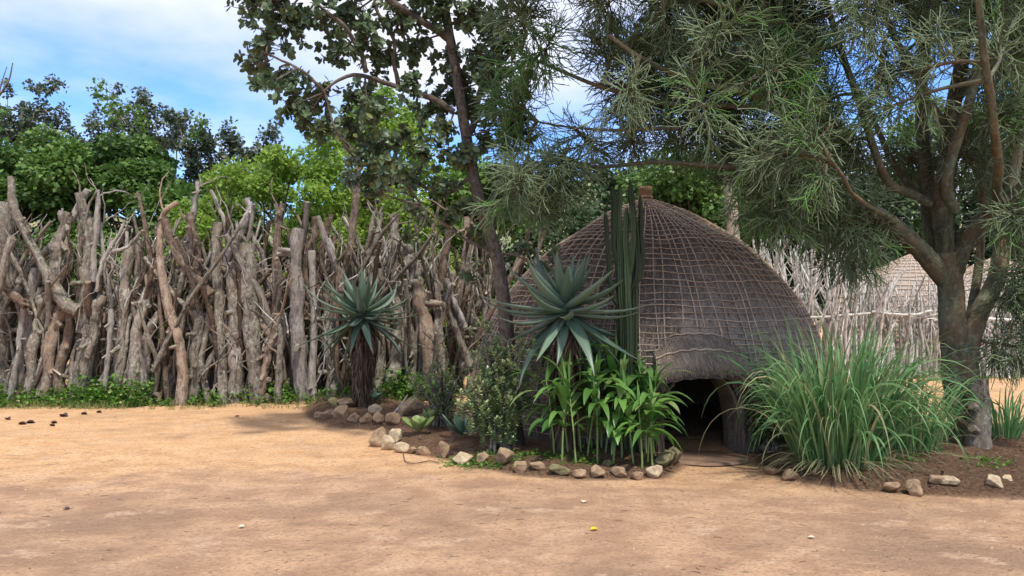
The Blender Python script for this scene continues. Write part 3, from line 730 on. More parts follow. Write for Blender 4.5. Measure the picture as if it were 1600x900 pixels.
px2m = 13.3 / FPX
HERO = [  # (points top->bottom in photo pixels, top radius px, bottom radius px, material, depth offset, tone, forks)
 ([(8, 318), (4, 420), (2, 520), (-6, 615)], 17, 19, 'log', .1, .55, 0),
 ([(16, 276), (24, 331), (50, 381), (76, 436), (97, 470), (124, 486)], 6, 12, 'log', -.28, .5, 1),
 ([(100, 478), (80, 530), (68, 617)], 12, 12, 'log_red', -.12, .62, 0),
 ([(139, 297), (97, 364), (46, 419), (20, 470)], 6, 7, 'log_pale', .05, .5, 0),
 ([(106, 331), (92, 380), (84, 440)], 11, 12, 'log', .0, .6, 0),
 ([(55, 419), (45, 510), (20, 610)], 9, 9, 'log_pale', .0, .42, 0),
 ([(67, 450), (59, 516), (42, 615)], 9, 11, 'log', -.05, .68, 0),
 ([(203, 385), (192, 490), (186, 612)], 10, 9, 'log', .0, .75, 1),
 ([(232, 449), (216, 516), (203, 618)], 10, 11, 'log', -.15, .8, 0),
 ([(220, 377), (218, 480), (214, 612)], 8, 9, 'log', .12, .55, 0),
 ([(249, 488), (226, 540), (229, 618)], 8, 12, 'log', -.1, .62, 0),
 ([(215, 300), (228, 364), (247, 440), (253, 516), (262, 612)], 3, 6, 'log_dark', -.2, .6, 2),
 ([(127, 301), (137, 364), (137, 440), (128, 520)], 8, 12, 'log', -.05, .5, 2),
 ([(152, 297), (150, 370), (145, 440)], 4, 6, 'log_pale', -.1, .45, 2),
 ([(160, 462), (144, 516), (122, 612)], 9, 9, 'log', -.15, .6, 0),
 ([(136, 508), (112, 614)], 7, 7, 'log', -.2, .5, 0),
 ([(112, 478), (86, 618)], 8, 10, 'log_dark', -.05, .8, 0),
 ([(173, 483), (170, 550), (160, 600)], 5, 4, 'log_pale', -.25, .42, 0),
 ([(194, 348), (165, 400), (152, 455)], 2.5, 4, 'log_pale', -.3, .5, 2),
 ([(226, 360), (196, 386), (172, 396)], 2.5, 4, 'log_pale', -.3, .5, 0),
 ([(0, 440), (30, 470), (40, 478)], 7, 8, 'log_dark', -.35, .7, 0),
 ([(38, 470), (30, 540), (14, 612)], 5, 6, 'log_pale', -.2, .4, 0),
 ([(341, 348), (339, 449), (352, 612)], 8, 9, 'log', -.1, .58, 0),
 ([(386, 310), (387, 335), (368, 381), (352, 415)], 6, 9, 'log_pale', -.05, .5, 0),
 ([(360, 411), (368, 508), (365, 616)], 12, 14, 'log', .0, .68, 0),
 ([(384, 380), (392, 483), (402, 612)], 16, 15, 'log', -.05, .5, 1),
 ([(376, 354), (318, 438), (274, 508), (238, 580)], 3, 4.5, 'log', -.38, .42, 0),
 ([(441, 318), (436, 345), (432, 380), (434, 490)], 5, 9, 'log_dark', .0, .7, 1),
 ([(434, 490), (428, 530), (417, 567), (400, 620)], 9, 9, 'log_red', -.12, .5, 0),
 ([(438, 495), (436, 612)], 7, 7, 'log', -.2, .45, 1),
 ([(463, 358), (465, 449), (463, 529), (478, 634)], 13, 13, 'log_pale', -.12, .3, 0),
 ([(495, 339), (482, 407), (477, 500)], 7, 8, 'log_dark', .05, .65, 0),
 ([(489, 392), (487, 616)], 7, 8, 'log_pale', -.05, .55, 0),
 ([(280, 316), (254, 339), (248, 398), (262, 483), (280, 525), (287, 560), (282, 590), (262, 622)], 4, 12, 'log_red', -.3, .7, 1),
 ([(295, 333), (305, 381), (308, 480)], 8, 8, 'log_dark', -.12, .65, 1),
 ([(256, 343), (272, 390), (300, 425), (330, 460)], 8, 8, 'log_dark', -.25, .7, 1),
 ([(308, 284), (307, 305), (300, 345), (292, 400)], 3.5, 7, 'log_pale', .0, .4, 2),
 ([(329, 297), (348, 339), (357, 385)], 3, 5, 'log_pale', .05, .4, 1),
 ([(310, 483), (301, 618)], 9, 9, 'log', -.1, .45, 0),
 ([(330, 483), (316, 550), (324, 614)], 6, 6, 'log', -.05, .5, 0),
 ([(516, 335), (504, 390), (494, 500)], 5, 8, 'log_dark', .1, .6, 0),
 ([(559, 255), (556, 320), (550, 381), (533, 440), (520, 500)], 5, 9, 'log_dark', -.1, .75, 2),
 ([(512, 373), (524, 410), (535, 460)], 5, 6, 'log_pale', -.05, .5, 0),
 ([(512, 460), (516, 540), (520, 620)], 13, 14, 'log', -.02, .5, 0),
 ([(618, 335), (616, 407), (620, 520)], 8, 9, 'log', .0, .5, 2),
 ([(584, 330), (574, 400), (560, 480)], 5, 7, 'log', .1, .45, 1),
 ([(652, 436), (664, 516), (680, 618)], 14, 15, 'log_red', -.15, .65, 0),
 ([(622, 516), (612, 622)], 11, 12, 'log', -.2, .68, 0),
 ([(634, 385), (642, 410), (655, 450)], 9, 12, 'log', -.1, .6, 2),
 ([(730, 339), (726, 400), (716, 470)], 6, 7, 'log_red', -.1, .62, 1),
 ([(694, 460), (712, 510), (734, 570)], 9, 9, 'log', -.15, .5, 0),
 ([(698, 435), (712, 475), (726, 512)], 5, 5, 'log_pale', -.3, .48, 0),
 ([(676, 410), (684, 480), (696, 612)], 7, 8, 'log', -.1, .62, 0),
 ([(708, 325), (700, 380), (684, 455)], 7, 8, 'log_dark', .0, .6, 1),
 ([(592, 420), (596, 520), (592, 614)], 9, 10, 'log', .1, .5, 1),
 ([(640, 500), (646, 560), (640, 616)], 7, 8, 'log', .0, .55, 0),
]
reseed(21)
fence = thing('log_fence', 'tall rough fence of upright gnarled logs and branches', 'fence', (-5, 13.4, 0))
for pts, r0, r1, mt, dy, tn, fk in HERO:
    g = Geo(); s_ = px2m * fY(pts[0][0]) / 13.3
    P = wobble(log_path(pts, dy), .012 + .0006 * r1)
    add_log(g, P, r0 * s_ * .80, r1 * s_ * .84, rough=.30, tone=tn, stubs=int(rng.integers(1, 4)), forks=fk)
    g.build('log', MAT[mt], fence)
nparts = len(HERO)
mass = {k: Geo() for k in ('log', 'log_dark', 'log_pale', 'log_red')}
rows = []
for px in np.arange(-60, 800, 7.6): rows.append((px + U(-4, 4), U(.12, .30), 0))
for px in np.arange(-60, 820, 7.5): rows.append((px + U(-4, 4), U(.35, .6), 1))
for px in np.arange(-60, 780, 17): rows.append((px + U(-8, 8), U(-.2, .0), 2))
rng.shuffle(rows)
for (px, dy, row) in rows:
    if row == 2 and (330 < px < 510 or U() < .35): continue
    Y = fY(px) + dy; s_ = Y / FPX
    top = U(318, 455) if row != 2 else U(370, 520)
    if row == 1: top = U(305, 430)
    H = max(at(px, top, Y)[2], .8)
    b = np.array([(px - 800) * s_ + U(-.1, .1), Y, -.05]); lean = U(-.2, .2) + (.14 if px < 250 else 0)
    P = gnarl(b, (lean, U(-.1, .1), 1), H, 16, .085); P = P[::-1]
    kind = rng.choice(['log', 'log', 'log', 'log_dark', 'log_pale', 'log_red'])
    r = (U(2.2, 5.2) if U() < .88 else U(5.5, 8)) * s_ if row != 2 else U(2.5, 5) * s_
    g = Geo(); add_log(g, P, r * U(.45, .8), r * 1.12, rough=.28, sides=8, tone=U(.15, .85), stubs=int(rng.integers(0, 2)), forks=int(rng.integers(0, 3)))
    if nparts < 100 and row != 1:
        g.build('log', MAT[kind], fence); nparts += 1
    else: mass[kind].merge(g)
for k in range(120):
    px = U(-40, 770); Y = fY(px) + U(-.1, .4); p = np.array([(px - 800) * Y / FPX, Y, U(2.0, 2.7)]); q = gnarl(p, (U(-.35, .35), 0, 1), U(.5, 1.15), 10, .16); rr = U(.010, .026)
    kk = rng.choice(['log', 'log_pale', 'log_dark']); tube(mass[kk], q, np.linspace(rr, rr * .4, 10), 5, tone=U(.3, .9))
# thin brushwood and the cross rails that tie the logs
for k in range(430):
    px = U(-40, 770); Y = fY(px) + U(-.25, .5); z0 = U(.2, 2.3); p = np.array([(px - 800) * Y / FPX, Y, z0])
    q = gnarl(p, (U(-.6, .6), U(-.15, .15), 1), U(.5, 1.3), 10, .2); rr = U(.008, .022)
    q[:, 2] = np.minimum(q[:, 2], 3.6)
    kk = rng.choice(['log', 'log_pale', 'log_dark']); tube(mass[kk], q, np.linspace(rr, rr * .35, 10), 5, tone=U(.3, .9))
for z in (1.15, 1.32):
    for seg in range(10):
        x0 = -10 + seg * 1.05; p = np.array([[x0, fY(800 + x0 / 13.5 * FPX) + .08, z + U(-.04, .04)], [x0 + 1.3, fY(800 + (x0 + 1.3) / 13.5 * FPX) + .08, z + U(-.04, .04)]])
        tube(mass['log'], spline(p, 5), .035, 7, tone=.45)
for k, nm in (('log', 'brushwood'), ('log_dark', 'brushwood'), ('log_pale', 'brushwood'), ('log_red', 'brushwood')):
    tag(mass[k].build(nm, MAT[k], fence), kind='stuff')

# ------------------------------------------------------------------ pale stick fence
reseed(22)
sf = thing('stick_fence', 'pale sun bleached fence of thin upright sticks with a tied rail', 'fence', (9.5, 18.6, 0))
def stick(g, px, Y, top, r, front=True):
    s_ = Y / FPX; H = at(px, top, Y)[2]; b = np.array([(px - 800) * s_, Y, -.05])
    P = gnarl(b, (U(-.16, .16), 0, 1), H, 11, .09)[::-1]
    rr = np.linspace(r * .55, r, 11); tube(g, P, rr, 6, rough=.18, tone=U(.35, .85))
    for _ in range(rng.integers(0, 3)):
        i = rng.integers(1, 5); q = gnarl(P[i], (U(-.8, .8), U(-.3, .2), 1), U(.3, .8), 6, .2); tube(g, q, np.linspace(r * .4, r * .15, 6), 5, tone=U(.5, .9))
cand = []
pxs = np.arange(1150, 1700, 4.1)
sft = lambda px: 62 * np.clip((px - 1335) / 45, 0, 1)
for i, px in enumerate(pxs): cand.append((px + U(-1.5, 1.5), 18.6 + U(-.06, .06), U(375, 430) + sft(px), U(.022, .050)))
for g_i, c in enumerate(cand[:96]):
    g = Geo(); stick(g, *c); g.build('stick', MAT['stick'], sf)
g = Geo()
for c in cand[96:]: stick(g, *c)
for px in np.arange(1150, 1700, 4.4): stick(g, px + U(-2, 2), 18.85 + U(-.1, .1), U(358, 420) + sft(px), U(.018, .042))
for px in np.arange(1150, 1700, 6): stick(g, px + U(-2, 2), 19.1 + U(-.1, .1), U(350, 400) + sft(px), U(.015, .035))
tag(g.build('brushwood', MAT['stick'], sf), kind='stuff')
g = Geo(); pr = [at(1150, 497, 18.5), at(1290, 495, 18.48), at(1395, 487, 18.5), at(1425, 497, 18.45), at(1480, 489, 18.5)]
tube(g, wobble(spline(pr, 40), .02), .035, 7, rough=.2, tone=.55)
tube(g, wobble(spline([at(1360, 487, 18.42), at(1420, 492, 18.4), at(1455, 486, 18.42)], 20), .02), .03, 7, tone=.75)
g.build('rail', MAT['stick'], sf)
g = Geo(); tube(g, wobble(spline([at(1530, 497, 18.48), at(1600, 501, 18.46), at(1700, 497, 18.5)], 20), .02), .04, 7, tone=.95); g.build('rail', MAT['stick'], sf)

# ------------------------------------------------------------------ tree with leathery leaves (brown trunk)
def nearest(P, c):
    A = np.vstack(P); return A[np.argmin(np.linalg.norm(A - c, axis=1) - .0 * A[:, 2])]
def leathery_tree():
    reseed(5)
    base = np.array([0.0, 9.0, 0.0]); root = thing('leathery_tree', 'tree with a slim leaning brown trunk and leathery dark oval leaves', 'tree', tuple(base))
    Y = 9.0
    tr = Geo(); lb = Geo()
    T = spline([[at(803, 690, Y)[0], Y, -.05], at(797, 600, Y), at(790, 500, Y), at(776, 400, Y), at(748, 310, Y + .05), at(728, 210, Y + .05), at(712, 110, Y), at(692, 0, Y - .1), at(672, -110, Y - .2)], 60)
    R = np.interp(np.linspace(0, 1, 60), [0, .08, .5, 1], [.145, .098, .074, .05]); tube(tr, T, R, 14, rough=.1, tone=.55)
    tr.build('trunk', MAT['trunk_brown'], root)
    limbs = [T[30:]]
    def limb(pts, r0, r1):
        P = wobble(spline([at(*p) for p in pts], 8 * len(pts)), .015); tube(lb, P, np.linspace(r0, r1, len(P)), 8, rough=.15, tone=.55); limbs.append(P)
    limb([(712, 175, 9.05), (680, 155, 9), (640, 143, 8.9), (600, 130, 8.8), (560, 118, 8.6), (530, 125, 8.5), (505, 145, 8.4)], .042, .014)
    limb([(575, 112, 8.7), (560, 75, 8.7), (530, 35, 8.6), (500, 10, 8.6), (470, -30, 8.5)], .034, .014)
    limb([(620, 135, 8.9), (618, 95, 8.8), (612, 60, 8.8), (590, 15, 8.8), (580, -50, 8.8)], .030, .015)
    limb([(505, 145, 8.4), (480, 115, 8.3), (440, 95, 8.3), (410, 80, 8.2)], .02, .01)
    limb([(725, 215, 9.0), (742, 190, 9.2), (755, 130, 9.3), (780, 60, 9.3), (800, 0, 9.4)], .05, .02)
    limb([(738, 270, 9.1), (700, 300, 9.3), (660, 290, 9.4), (625, 255, 9.4), (610, 225, 9.4)], .028, .012)
    limb([(760, 350, 9.0), (775, 300, 9.2), (800, 240, 9.4), (805, 170, 9.5)], .035, .012)
    limb([(700, 60, 9), (640, 20, 8.6), (560, -30, 8.2), (480, -70, 8)], .05, .02)
    limb([(690, -20, 9), (760, -80, 8.4), (850, -140, 8.0)], .05, .02)
    limb([(772, 390, 9.0), (740, 380, 8.9), (690, 350, 8.9), (660, 320, 9)], .02, .01)
    limb([(775, 395, 9.0), (810, 400, 8.8), (845, 420, 8.7), (862, 402, 8.7)], .015, .007)
    C = [(395, 15, .26), (420, 60, .26), (400, 95, .2), (415, 130, .2), (450, 120, .24), (455, 165, .24), (480, 190, .22), (510, 200, .2), (500, 150, .25), (460, 40, .28), (430, 5, .3),
         (500, 25, .28), (525, 80, .24), (545, 20, .28), (575, 60, .25), (600, 95, .25), (565, 150, .26), (545, 205, .26), (585, 180, .24), (555, 250, .24), (540, 285, .14), (590, 225, .24), (575, 290, .22),
         (620, 30, .3), (650, 75, .25), (640, 130, .2), (660, 180, .24), (630, 215, .22), (600, 260, .2), (665, 240, .24), (640, 290, .2), (690, 205, .26), (700, 150, .28), (725, 120, .28), (735, 160, .26), (750, 85, .28),
         (760, 35, .3), (735, 20, .3), (680, 15, .3), (665, -25, .35), (590, -30, .35), (520, -40, .35), (440, -50, .35), (780, 120, .25), (770, 170, .25), (760, 220, .22), (715, 240, .24), (690, 290, .2), (655, 335, .18),
         (720, 320, .18), (745, 365, .16), (765, 400, .12), (795, 65, .28), (800, 200, .22), (790, 270, .2), (800, 330, .16), (700, 345, .16), (820, 390, .14), (850, 415, .12), (868, 395, .1), (735, 430, .10), (640, 370, .12),
         (720, -60, .4), (800, -50, .4), (560, -100, .4), (640, -120, .45), (480, -110, .4), (740, -140, .45), (820, 130, .2), (700, 95, .2)]
    lf = Geo()
    for (px, py, r) in C:
        c = at(px, py, (8.3 + .8 * min(max((px - 400) / 350, 0), 1)) + U(-.45, .5)); p0 = nearest(limbs, c)
        m_ = (p0 + c) / 2 + rng.normal(size=3) * .06 + [0, 0, -.04]
        b = spline([p0, m_, c], 8); tube(lb, b, np.linspace(.014, .007, 8), 5, cap=False)
        nt = int(26 * (r / .25) ** 2 * (.8 if (py > 170 and 500 < px < 700) else .95))
        for k in range(nt):
            e = c + rdir() * r * U(.25, 1.12) * [1.1, 1.1, .95]; s0 = b[rng.integers(3, 8)] if U() < .6 else c
            tw = spline([s0, (s0 + e) / 2 + rng.normal(size=3) * .03, e], 4); tube(lb, tw, [.006, .005, .004, .003], 3, cap=False)
            ax_ = nrm(tw[-1] - tw[-2]); nl = int(rng.integers(6, 11)); ph = np.arange(nl) * 2.4 + U(0, 6)
            x_ = nrm(np.cross(ax_, rdir())); y_ = np.cross(ax_, x_)
            d = nrm(x_ * np.cos(ph)[:, None] + y_ * np.sin(ph)[:, None] + ax_ * U(.1, .9, nl)[:, None] + rng.normal(size=(nl, 3)) * .15)
            ps = e - ax_ * (U(0, .09, nl))[:, None]
            X, Yv, Z = frames(d, up=np.tile(ax_ + [0, 0, .5], (nl, 1)), roll=.35)
            lp = .22 if py > 170 and px > 520 else .05
            inst(lf, RV, RQ, RT, ps, X, Yv, Z, np.stack([U(.050, .068, nl), U(.070, .10, nl), U(.05, .1, nl)], -1), tone=np.clip(U(0, 1) * .5 + U(0, .5, nl), 0, 1), cut=(U(0, 1, nl) < lp) * U(.3, 1, nl))
    lb.build('limbs', MAT['trunk_brown'], root); lf.build('crown', MAT['lleaf'], root)
leathery_tree()

# ------------------------------------------------------------------ pencil tree (thick forked trunk)
def pencil_tree():
    reseed(6)
    Y0 = 8.7; base = gp(1505, 705); base = np.array([at(1505, 700, Y0)[0], Y0, 0.0]); root = thing('pencil_tree', 'thick forked grey green trunk under a huge crown of leafless pencil twigs', 'tree', tuple(base))
    tr = Geo(); lb = Geo(); limbs = []
    def limb(g, pts, r0, r1, sides=10, tone=.5, keep=True, rough=.08, col=0):
        P = wobble(spline([at(*p) if p[1] < 660 else np.array([at(*p)[0], p[2], -.1]) for p in pts], 9 * len(pts)), .01)
        tube(g, P, np.linspace(r0, r1, len(P)), sides, rough=rough, tone=tone)
        if keep: limbs.append(P)
    Y = Y0
    limb(tr, [(1512, 720, Y), (1500, 620, Y), (1492, 540, Y), (1486, 470, Y), (1482, 425, Y), (1480, 395, Y)], .160, .13, 18, .62, False)
    t2 = Geo()
    limb(t2, [(1528, 722, Y - .05), (1514, 600, Y - .12), (1514, 552, Y - .1), (1531, 488, Y), (1557, 431, Y), (1569, 355, Y), (1580, 280, Y), (1592, 150, Y), (1600, 0, Y - .2)], .12, .075, 14, .75)
    tr.build('trunk', MAT['trunk_green'], root); t2.build('second_trunk', MAT['trunk_green'], root)
    L = [
     ([(1482, 440, Y), (1437, 390, Y - .1), (1384, 344, Y - .25), (1331, 314, Y - .4), (1290, 283, Y - .5), (1255, 220, Y - .6), (1220, 120, Y - .7), (1190, 0, Y - .9)], .135, .05, .5),
     ([(1478, 430, Y), (1456, 355, Y + .2), (1443, 260, Y + .3), (1440, 150, Y + .4), (1452, 20, Y + .5), (1460, -120, Y + .5)], .11, .06, .45),
     ([(1482, 420, Y), (1474, 325, Y - .1), (1483, 200, Y - .1), (1500, 100, Y - .1), (1512, -20, Y - .1), (1520, -160, Y)], .13, .07, .4),
     ([(1486, 430, Y), (1512, 370, Y - .1), (1558, 325, Y - .3), (1605, 291, Y - .5), (1670, 240, Y - .8), (1760, 160, Y - 1)], .14, .08, .4),
     ([(1490, 330, Y - .15), (1482, 283, Y - .3), (1510, 167, Y - .5), (1533, 67, Y - .6), (1545, -60, Y - .8)], .075, .05, .7),
     ([(1518, 540, Y), (1519, 491, Y + .1), (1525, 431, Y + .2), (1532, 378, Y + .3), (1538, 250, Y + .5), (1545, 100, Y + .8)], .07, .04, .6),
     ([(1470, 325, Y), (1422, 303, Y - .1), (1384, 278, Y - .2), (1350, 180, Y - .3), (1310, 67, Y - .3), (1285, -20, Y - .3)], .065, .035, .6),
     ([(1440, 310, Y + .2), (1405, 270, Y + .4), (1370, 200, Y + .6), (1330, 120, Y + .8), (1300, 30, Y + 1)], .05, .03, .4),
     ([(1331, 314, Y - .4), (1260, 272, Y - .5), (1150, 262, Y - .6), (1033, 253, Y - .5), (933, 260, Y - .5), (870, 243, Y - .5)], .05, .015, .45),
     ([(1272, 255, Y - .5), (1200, 160, Y - .9), (1107, 133, Y - 1.1), (1050, 113, Y - 1.2), (1000, 90, Y - 1.3), (950, 55, Y - 1.3)], .055, .02, .6),
     ([(1230, 165, Y - .7), (1130, 165, Y - .5), (1030, 160, Y - .5), (933, 133, Y - .4), (867, 107, Y - .4), (815, 85, Y - .3)], .045, .015, .45),
     ([(1060, 200, Y - .5), (957, 203, Y - .4), (900, 200, Y - .3), (840, 190, Y - .2)], .025, .012, .4),
     ([(1200, 40, Y - .8), (1100, 0, Y - 1.2), (980, -20, Y - 1.4), (860, -30, Y - 1.4)], .05, .02, .5),
     ([(1400, 350, Y - .2), (1372, 330, Y - .9), (1330, 300, Y - 1.5), (1300, 250, Y - 1.9)], .04, .015, .6),
     ([(1560, 325, Y - .3), (1560, 250, Y - 1.2), (1540, 120, Y - 2.0), (1520, -60, Y - 2.6)], .06, .03, .6),
     ([(1500, 150, Y), (1560, 60, Y + 1), (1620, -100, Y + 2)], .06, .03, .5),
     ([(1450, 100, Y + .4), (1400, -50, Y + 1.3), (1340, -200, Y + 2)], .05, .03, .5),
     ([(1480, 205, Y), (1400, 60, Y - 1), (1300, -160, Y - 2)], .05, .03, .5),
     ([(1220, 120, Y - .7), (1150, -20, Y), (1040, -140, Y + .3), (950, -200, Y + .4)], .045, .02, .5),
    ]
    for pts, r0, r1, tn in L: limb(lb, pts, r0 * .86, r1 * .86, 9, tn)
    lb2 = Geo(); tw = Geo()
    # sprays: (px, py, dY, radius m, amount, fresh share, droop)
    S = []
    for px in np.arange(850, 1760, 78):
        for py in (-210, -130, -60): S.append((px + U(-30, 30), py, U(-1.6, 1.0), .62, 1.0, .05, .2))
    G = [(950, 10), (1040, 5), (1130, 15), (1220, 10), (1270, 30), (1400, -10), (1470, 20), (1530, 30), (1590, 20), (815, 30),
         (960, 75), (1020, 70), (1130, 80), (1210, 90), (1270, 90), (1555, 105), (1620, 90), (835, 95),
         (980, 140), (1040, 150), (1090, 140), (1160, 150), (1230, 160), (1290, 170), (1570, 180), (815, 170), 
         (1000, 185), (1060, 195), (1120, 200), (1180, 220), (1240, 230), (1300, 235), (1420, 250), (1520, 250), (1590, 260), (825, 245), (870, 262), (790, 215),
         (930, 232), (985, 222), (1060, 232), (1125, 240), (1180, 262), (1240, 290), (1290, 310), (840, 310), (870, 295), (800, 300),
         (1210, 330), (1260, 345), (1320, 350), (1330, 400), (1590, 340), (1620, 420), (1600, 480), (1625, 540)]
    for (px, py) in G:
        rr = .42 if px > 950 else .33
        if py > 330: rr = .34
        if px < 1130 and 175 < py < 300: rr = .28
        S.append((px, py, U(-1.1, .7), rr, 1.0, .12 if (px, py) not in ((1160, 150), (835, 95), (815, 170), (1230, 160), (825, 245)) else .75, .35 if py < 300 else .8))
    for (px, py) in [(1130, 60), (1200, 130), (1240, 200), (1180, 250), (1290, 270), (1100, 170), (1300, 40), (1450, 40), (1350, 60), (1375, 130), (1440, 110), (1560, 60), (1240, 40), (1400, 120), (1380, 170), (1040, 40), (960, 170)]:
        S.append((px, py, U(-1.9, -1.2), .3, .6, .15, .6))
    A_, B_, RA, RB, TN, CT = [], [], [], [], [], []
    for (px, py, dy, r, amt, fresh, droop) in S:
        c = at(px, py, Y + dy); p0 = nearest(limbs, c)
        Ld = np.linalg.norm(c - p0); b = spline([p0, (p0 + c) / 2 + rng.normal(size=3) * .05 + [0, 0, .06 * Ld], c], 8)
        tube(lb2, b, np.linspace(.024, .010, 8), 5, cap=False, tone=.5)
        nt = int(26 * amt * (r / .42) ** 2) + 3
        out0 = nrm(c - p0)
        for k in range(nt):
            s0 = b[rng.integers(3, 8)]; d0 = nrm(out0 * .7 + rdir() * .9 + [0, 0, .1]); L0 = r * U(.4, 1.0)
            q = gnarl(s0, d0, L0, 5, .12, bend=(0, 0, -droop * .5)); tube(lb2, q, np.linspace(.008, .005, 5), 4, cap=False, tone=.55)
            isf = U() < fresh; tn0 = U(0, 1)
            # forking pencil twigs, three generations
            n1 = 7; st = q[rng.integers(1, 5, n1)]; dr = nrm(nrm(q[-1] - q[0]) * .75 + rng.normal(size=(n1, 3)) * .55)
            for gen in range(3):
                ln = U(.05, .17, len(st)) * (1 if gen else 1.1); en = st + dr * ln[:, None]
                r_ = (.0064, .0056, .0046)[gen]
                A_.append(st); B_.append(en); RA.append(np.full(len(st), r_)); RB.append(np.full(len(st), r_ * .85)); TN.append(np.clip(tn0 * .6 + U(0, .4, len(st)), 0, 1)); CT.append(np.full(len(st), (U(.5, 1) if isf else 0.0)))
                if gen < 2:
                    nb = 2
                    st = np.repeat(en, nb, 0); dr = nrm(np.repeat(dr, nb, 0) + rng.normal(size=(len(st), 3)) * .42 + [0, 0, -droop * .35])
    A_, B_ = np.vstack(A_), np.vstack(B_)
    segs(tw, A_, B_, np.concatenate(RA), np.concatenate(RB), 3, np.concatenate(TN), np.concatenate(CT))
    print('pencil twigs', len(A_))
    lb.merge(lb2)
    lb.build('limbs', MAT['trunk_green'], root); tw.build('crown', MAT['twig'], root)
    # sawn off stem beside the trunk
    g = Geo(); x = at(1530, 700, 8.35)[0]
    P = np.array([[x, 8.35, -.05], [x - .01, 8.35, .25], [x + .01, 8.35, .55], [x + .005, 8.35, at(1532, 592, 8.35)[2]]]); P = spline(P, 14)
    tube(g, P, np.linspace(.13, .105, 14), 16, rough=.10, tone=.45)
    for z, a in ((.55, 1.2), (.3, 2.5)):
        tube(g, [[x - .08, 8.28, z], [x - .13, 8.24, z + .03], [x - .16, 8.22, z + .04]], [.05, .045, .04], 8, tone=.4)
    o = g.build('tree_stump', MAT['log'], None, loc=(x, 8.35, 0)); tag(o, 'sawn off grey stump hugging the thick forked trunk', 'stump')
pencil_tree()

# ------------------------------------------------------------------ aloes
def aloe_leaf(g, p, d, L, w, bend, tone, teeth=True, K=12, droopy=0.0):
    d = nrm(d); P = [p]; u = nrm(np.array([0, 0, 1.0])); st = L / (K - 1); sb = nrm(np.cross(d, u)) * U(-.35, .35)
    for i in range(K - 1):
        t = i / (K - 1); d = nrm(d + (u * bend * 1.5 + sb) * (t ** 1.2) * st * 3.0); P.append(P[-1] + d * st)
    P = np.array(P); T = nrm(np.gradient(P, axis=0)); side = nrm(np.cross(T[0], u) + rng.normal(size=3) * .05)
    S_ = nrm(side - T * (T @ side)[:, None]); N_ = np.cross(S_, T); N_ *= np.sign(N_[:, 2:3].sum() + 1e-9)
    t = np.linspace(0, 1, K); W = w * np.interp(t, [0, .15, .5, 1], [.85, 1.0, .86, .02]); H = W * .26
    prof_ = [(-1, .38), (-.5, .02), (0, -.10), (.5, .02), (1, .38), (.5, -.50), (0, -.72), (-.5, -.50)]
    V = np.stack([P + S_ * (W * a)[:, None] + N_ * (W * b * .55)[:, None] for a, b in prof_], 1)
    m = len(prof_); idx = np.arange(K * m).reshape(K, m)
    q = np.stack([idx[:-1], np.roll(idx[:-1], -1, 1), np.roll(idx[1:], -1, 1), idx[1:]], -1).reshape(-1, 4)
    g.add(V.reshape(-1, 3), q=q, tone=tone, cut=np.repeat(np.interp(t, [0, .93, 1], [0, 0, .8]), m))
    if teeth:
        for e in (0, 4):
            k = np.linspace(1, K - 2, 22); i = k.astype(int); f = (k - i)[:, None]; B = V[i, e] * (1 - f) + V[i + 1, e] * f
            s_ = S_[i] * (1 if e else -1); segs(g, B, B + s_ * .010 + N_[i] * .003, .0035, .0004, 3, tone=.9, cut=.7)
def aloe(root_xy, zc, stem_r, L, w, n, label, skirt_n, up=1.0, group='spiky aloes on dry leafed stems', seed=3, lean=(0, 0)):
    x, y = root_xy; base = np.array([x, y, gz(x, y)]); root = thing('aloe', label, 'aloe', tuple(base), group)
    top = np.array([x + lean[0], y + lean[1], zc]); g = Geo(); P = spline([base - [0, 0, .05], (base + top) / 2 + [.02, 0, 0], top - [0, 0, .05]], 12)
    tube(g, P, np.linspace(stem_r, stem_r * .8, 12), 12, rough=.2, tone=.4); g.build('stem', MAT['log_dark'], root)
    g = Geo()
    for i in range(n):
        t = (i + .5) / n; az = i * 2.399963 + U(-.12, .12); el = radians(84 - 128 * t ** .70 + U(-11, 11))
        d = np.array([math.cos(az) * math.cos(el), math.sin(az) * math.cos(el), math.sin(el)])
        p = top + np.array([math.cos(az), math.sin(az), 0]) * stem_r * .55 * t + [0, 0, .07 - .20 * t]
        Li = L * (.62 + .45 * min(t * 2, 1)) * U(.74, 1.16)
        bend = (.42 if el > -.45 else .05) * U(.4, 1.5) if t < .82 else -.5
        aloe_leaf(g, p, d, Li, w * U(.88, 1.1), bend, float(np.clip(U(.15, 1) - .25 * (t > .8), 0, 1)))
    g.build('rosette', MAT['aloe'], root)
    g = Geo(); zs_ = zc - .14
    for i in range(skirt_n):
        az = U(0, 2 * pi); z = base[2] + (zs_ - base[2]) * U(.10, 1) ** .75; f = (z - base[2]) / (zs_ - base[2] + 1e-6)
        ctr = P[0] + (P[-1] - P[0]) * f; dh = np.array([math.cos(az), math.sin(az), 0]); L_ = min(U(.22, .5), z - base[2] + .02)
        K = 8; tt = np.linspace(0, 1, K); out = stem_r * .9 + (.06 + .075 * f) * np.sin(tt * pi * U(.5, .9)) * U(.5, 1.3)
        Q = np.array([ctr[0], ctr[1], z]) + dh * out[:, None] - np.array([0, 0, 1.0]) * (tt * L_)[:, None] + np.cross(dh, [0, 0, 1]) * (np.sin(tt * U(1, 5) + U(0, 6)) * U(.01, .05))[:, None]
        ribbon(g, Q, np.interp(tt, [0, .3, 1], [.016, .012, .002]) * U(.7, 1.3), np.cross(dh, [0, 0, 1]), fold=U(.4, 1.0), tone=U(0, 1), cut=float(U() < .2) * .8)
    g.build('dead_leaves', MAT['dead'], root)
a1 = at(567, 488, 12.3)
reseed(41)
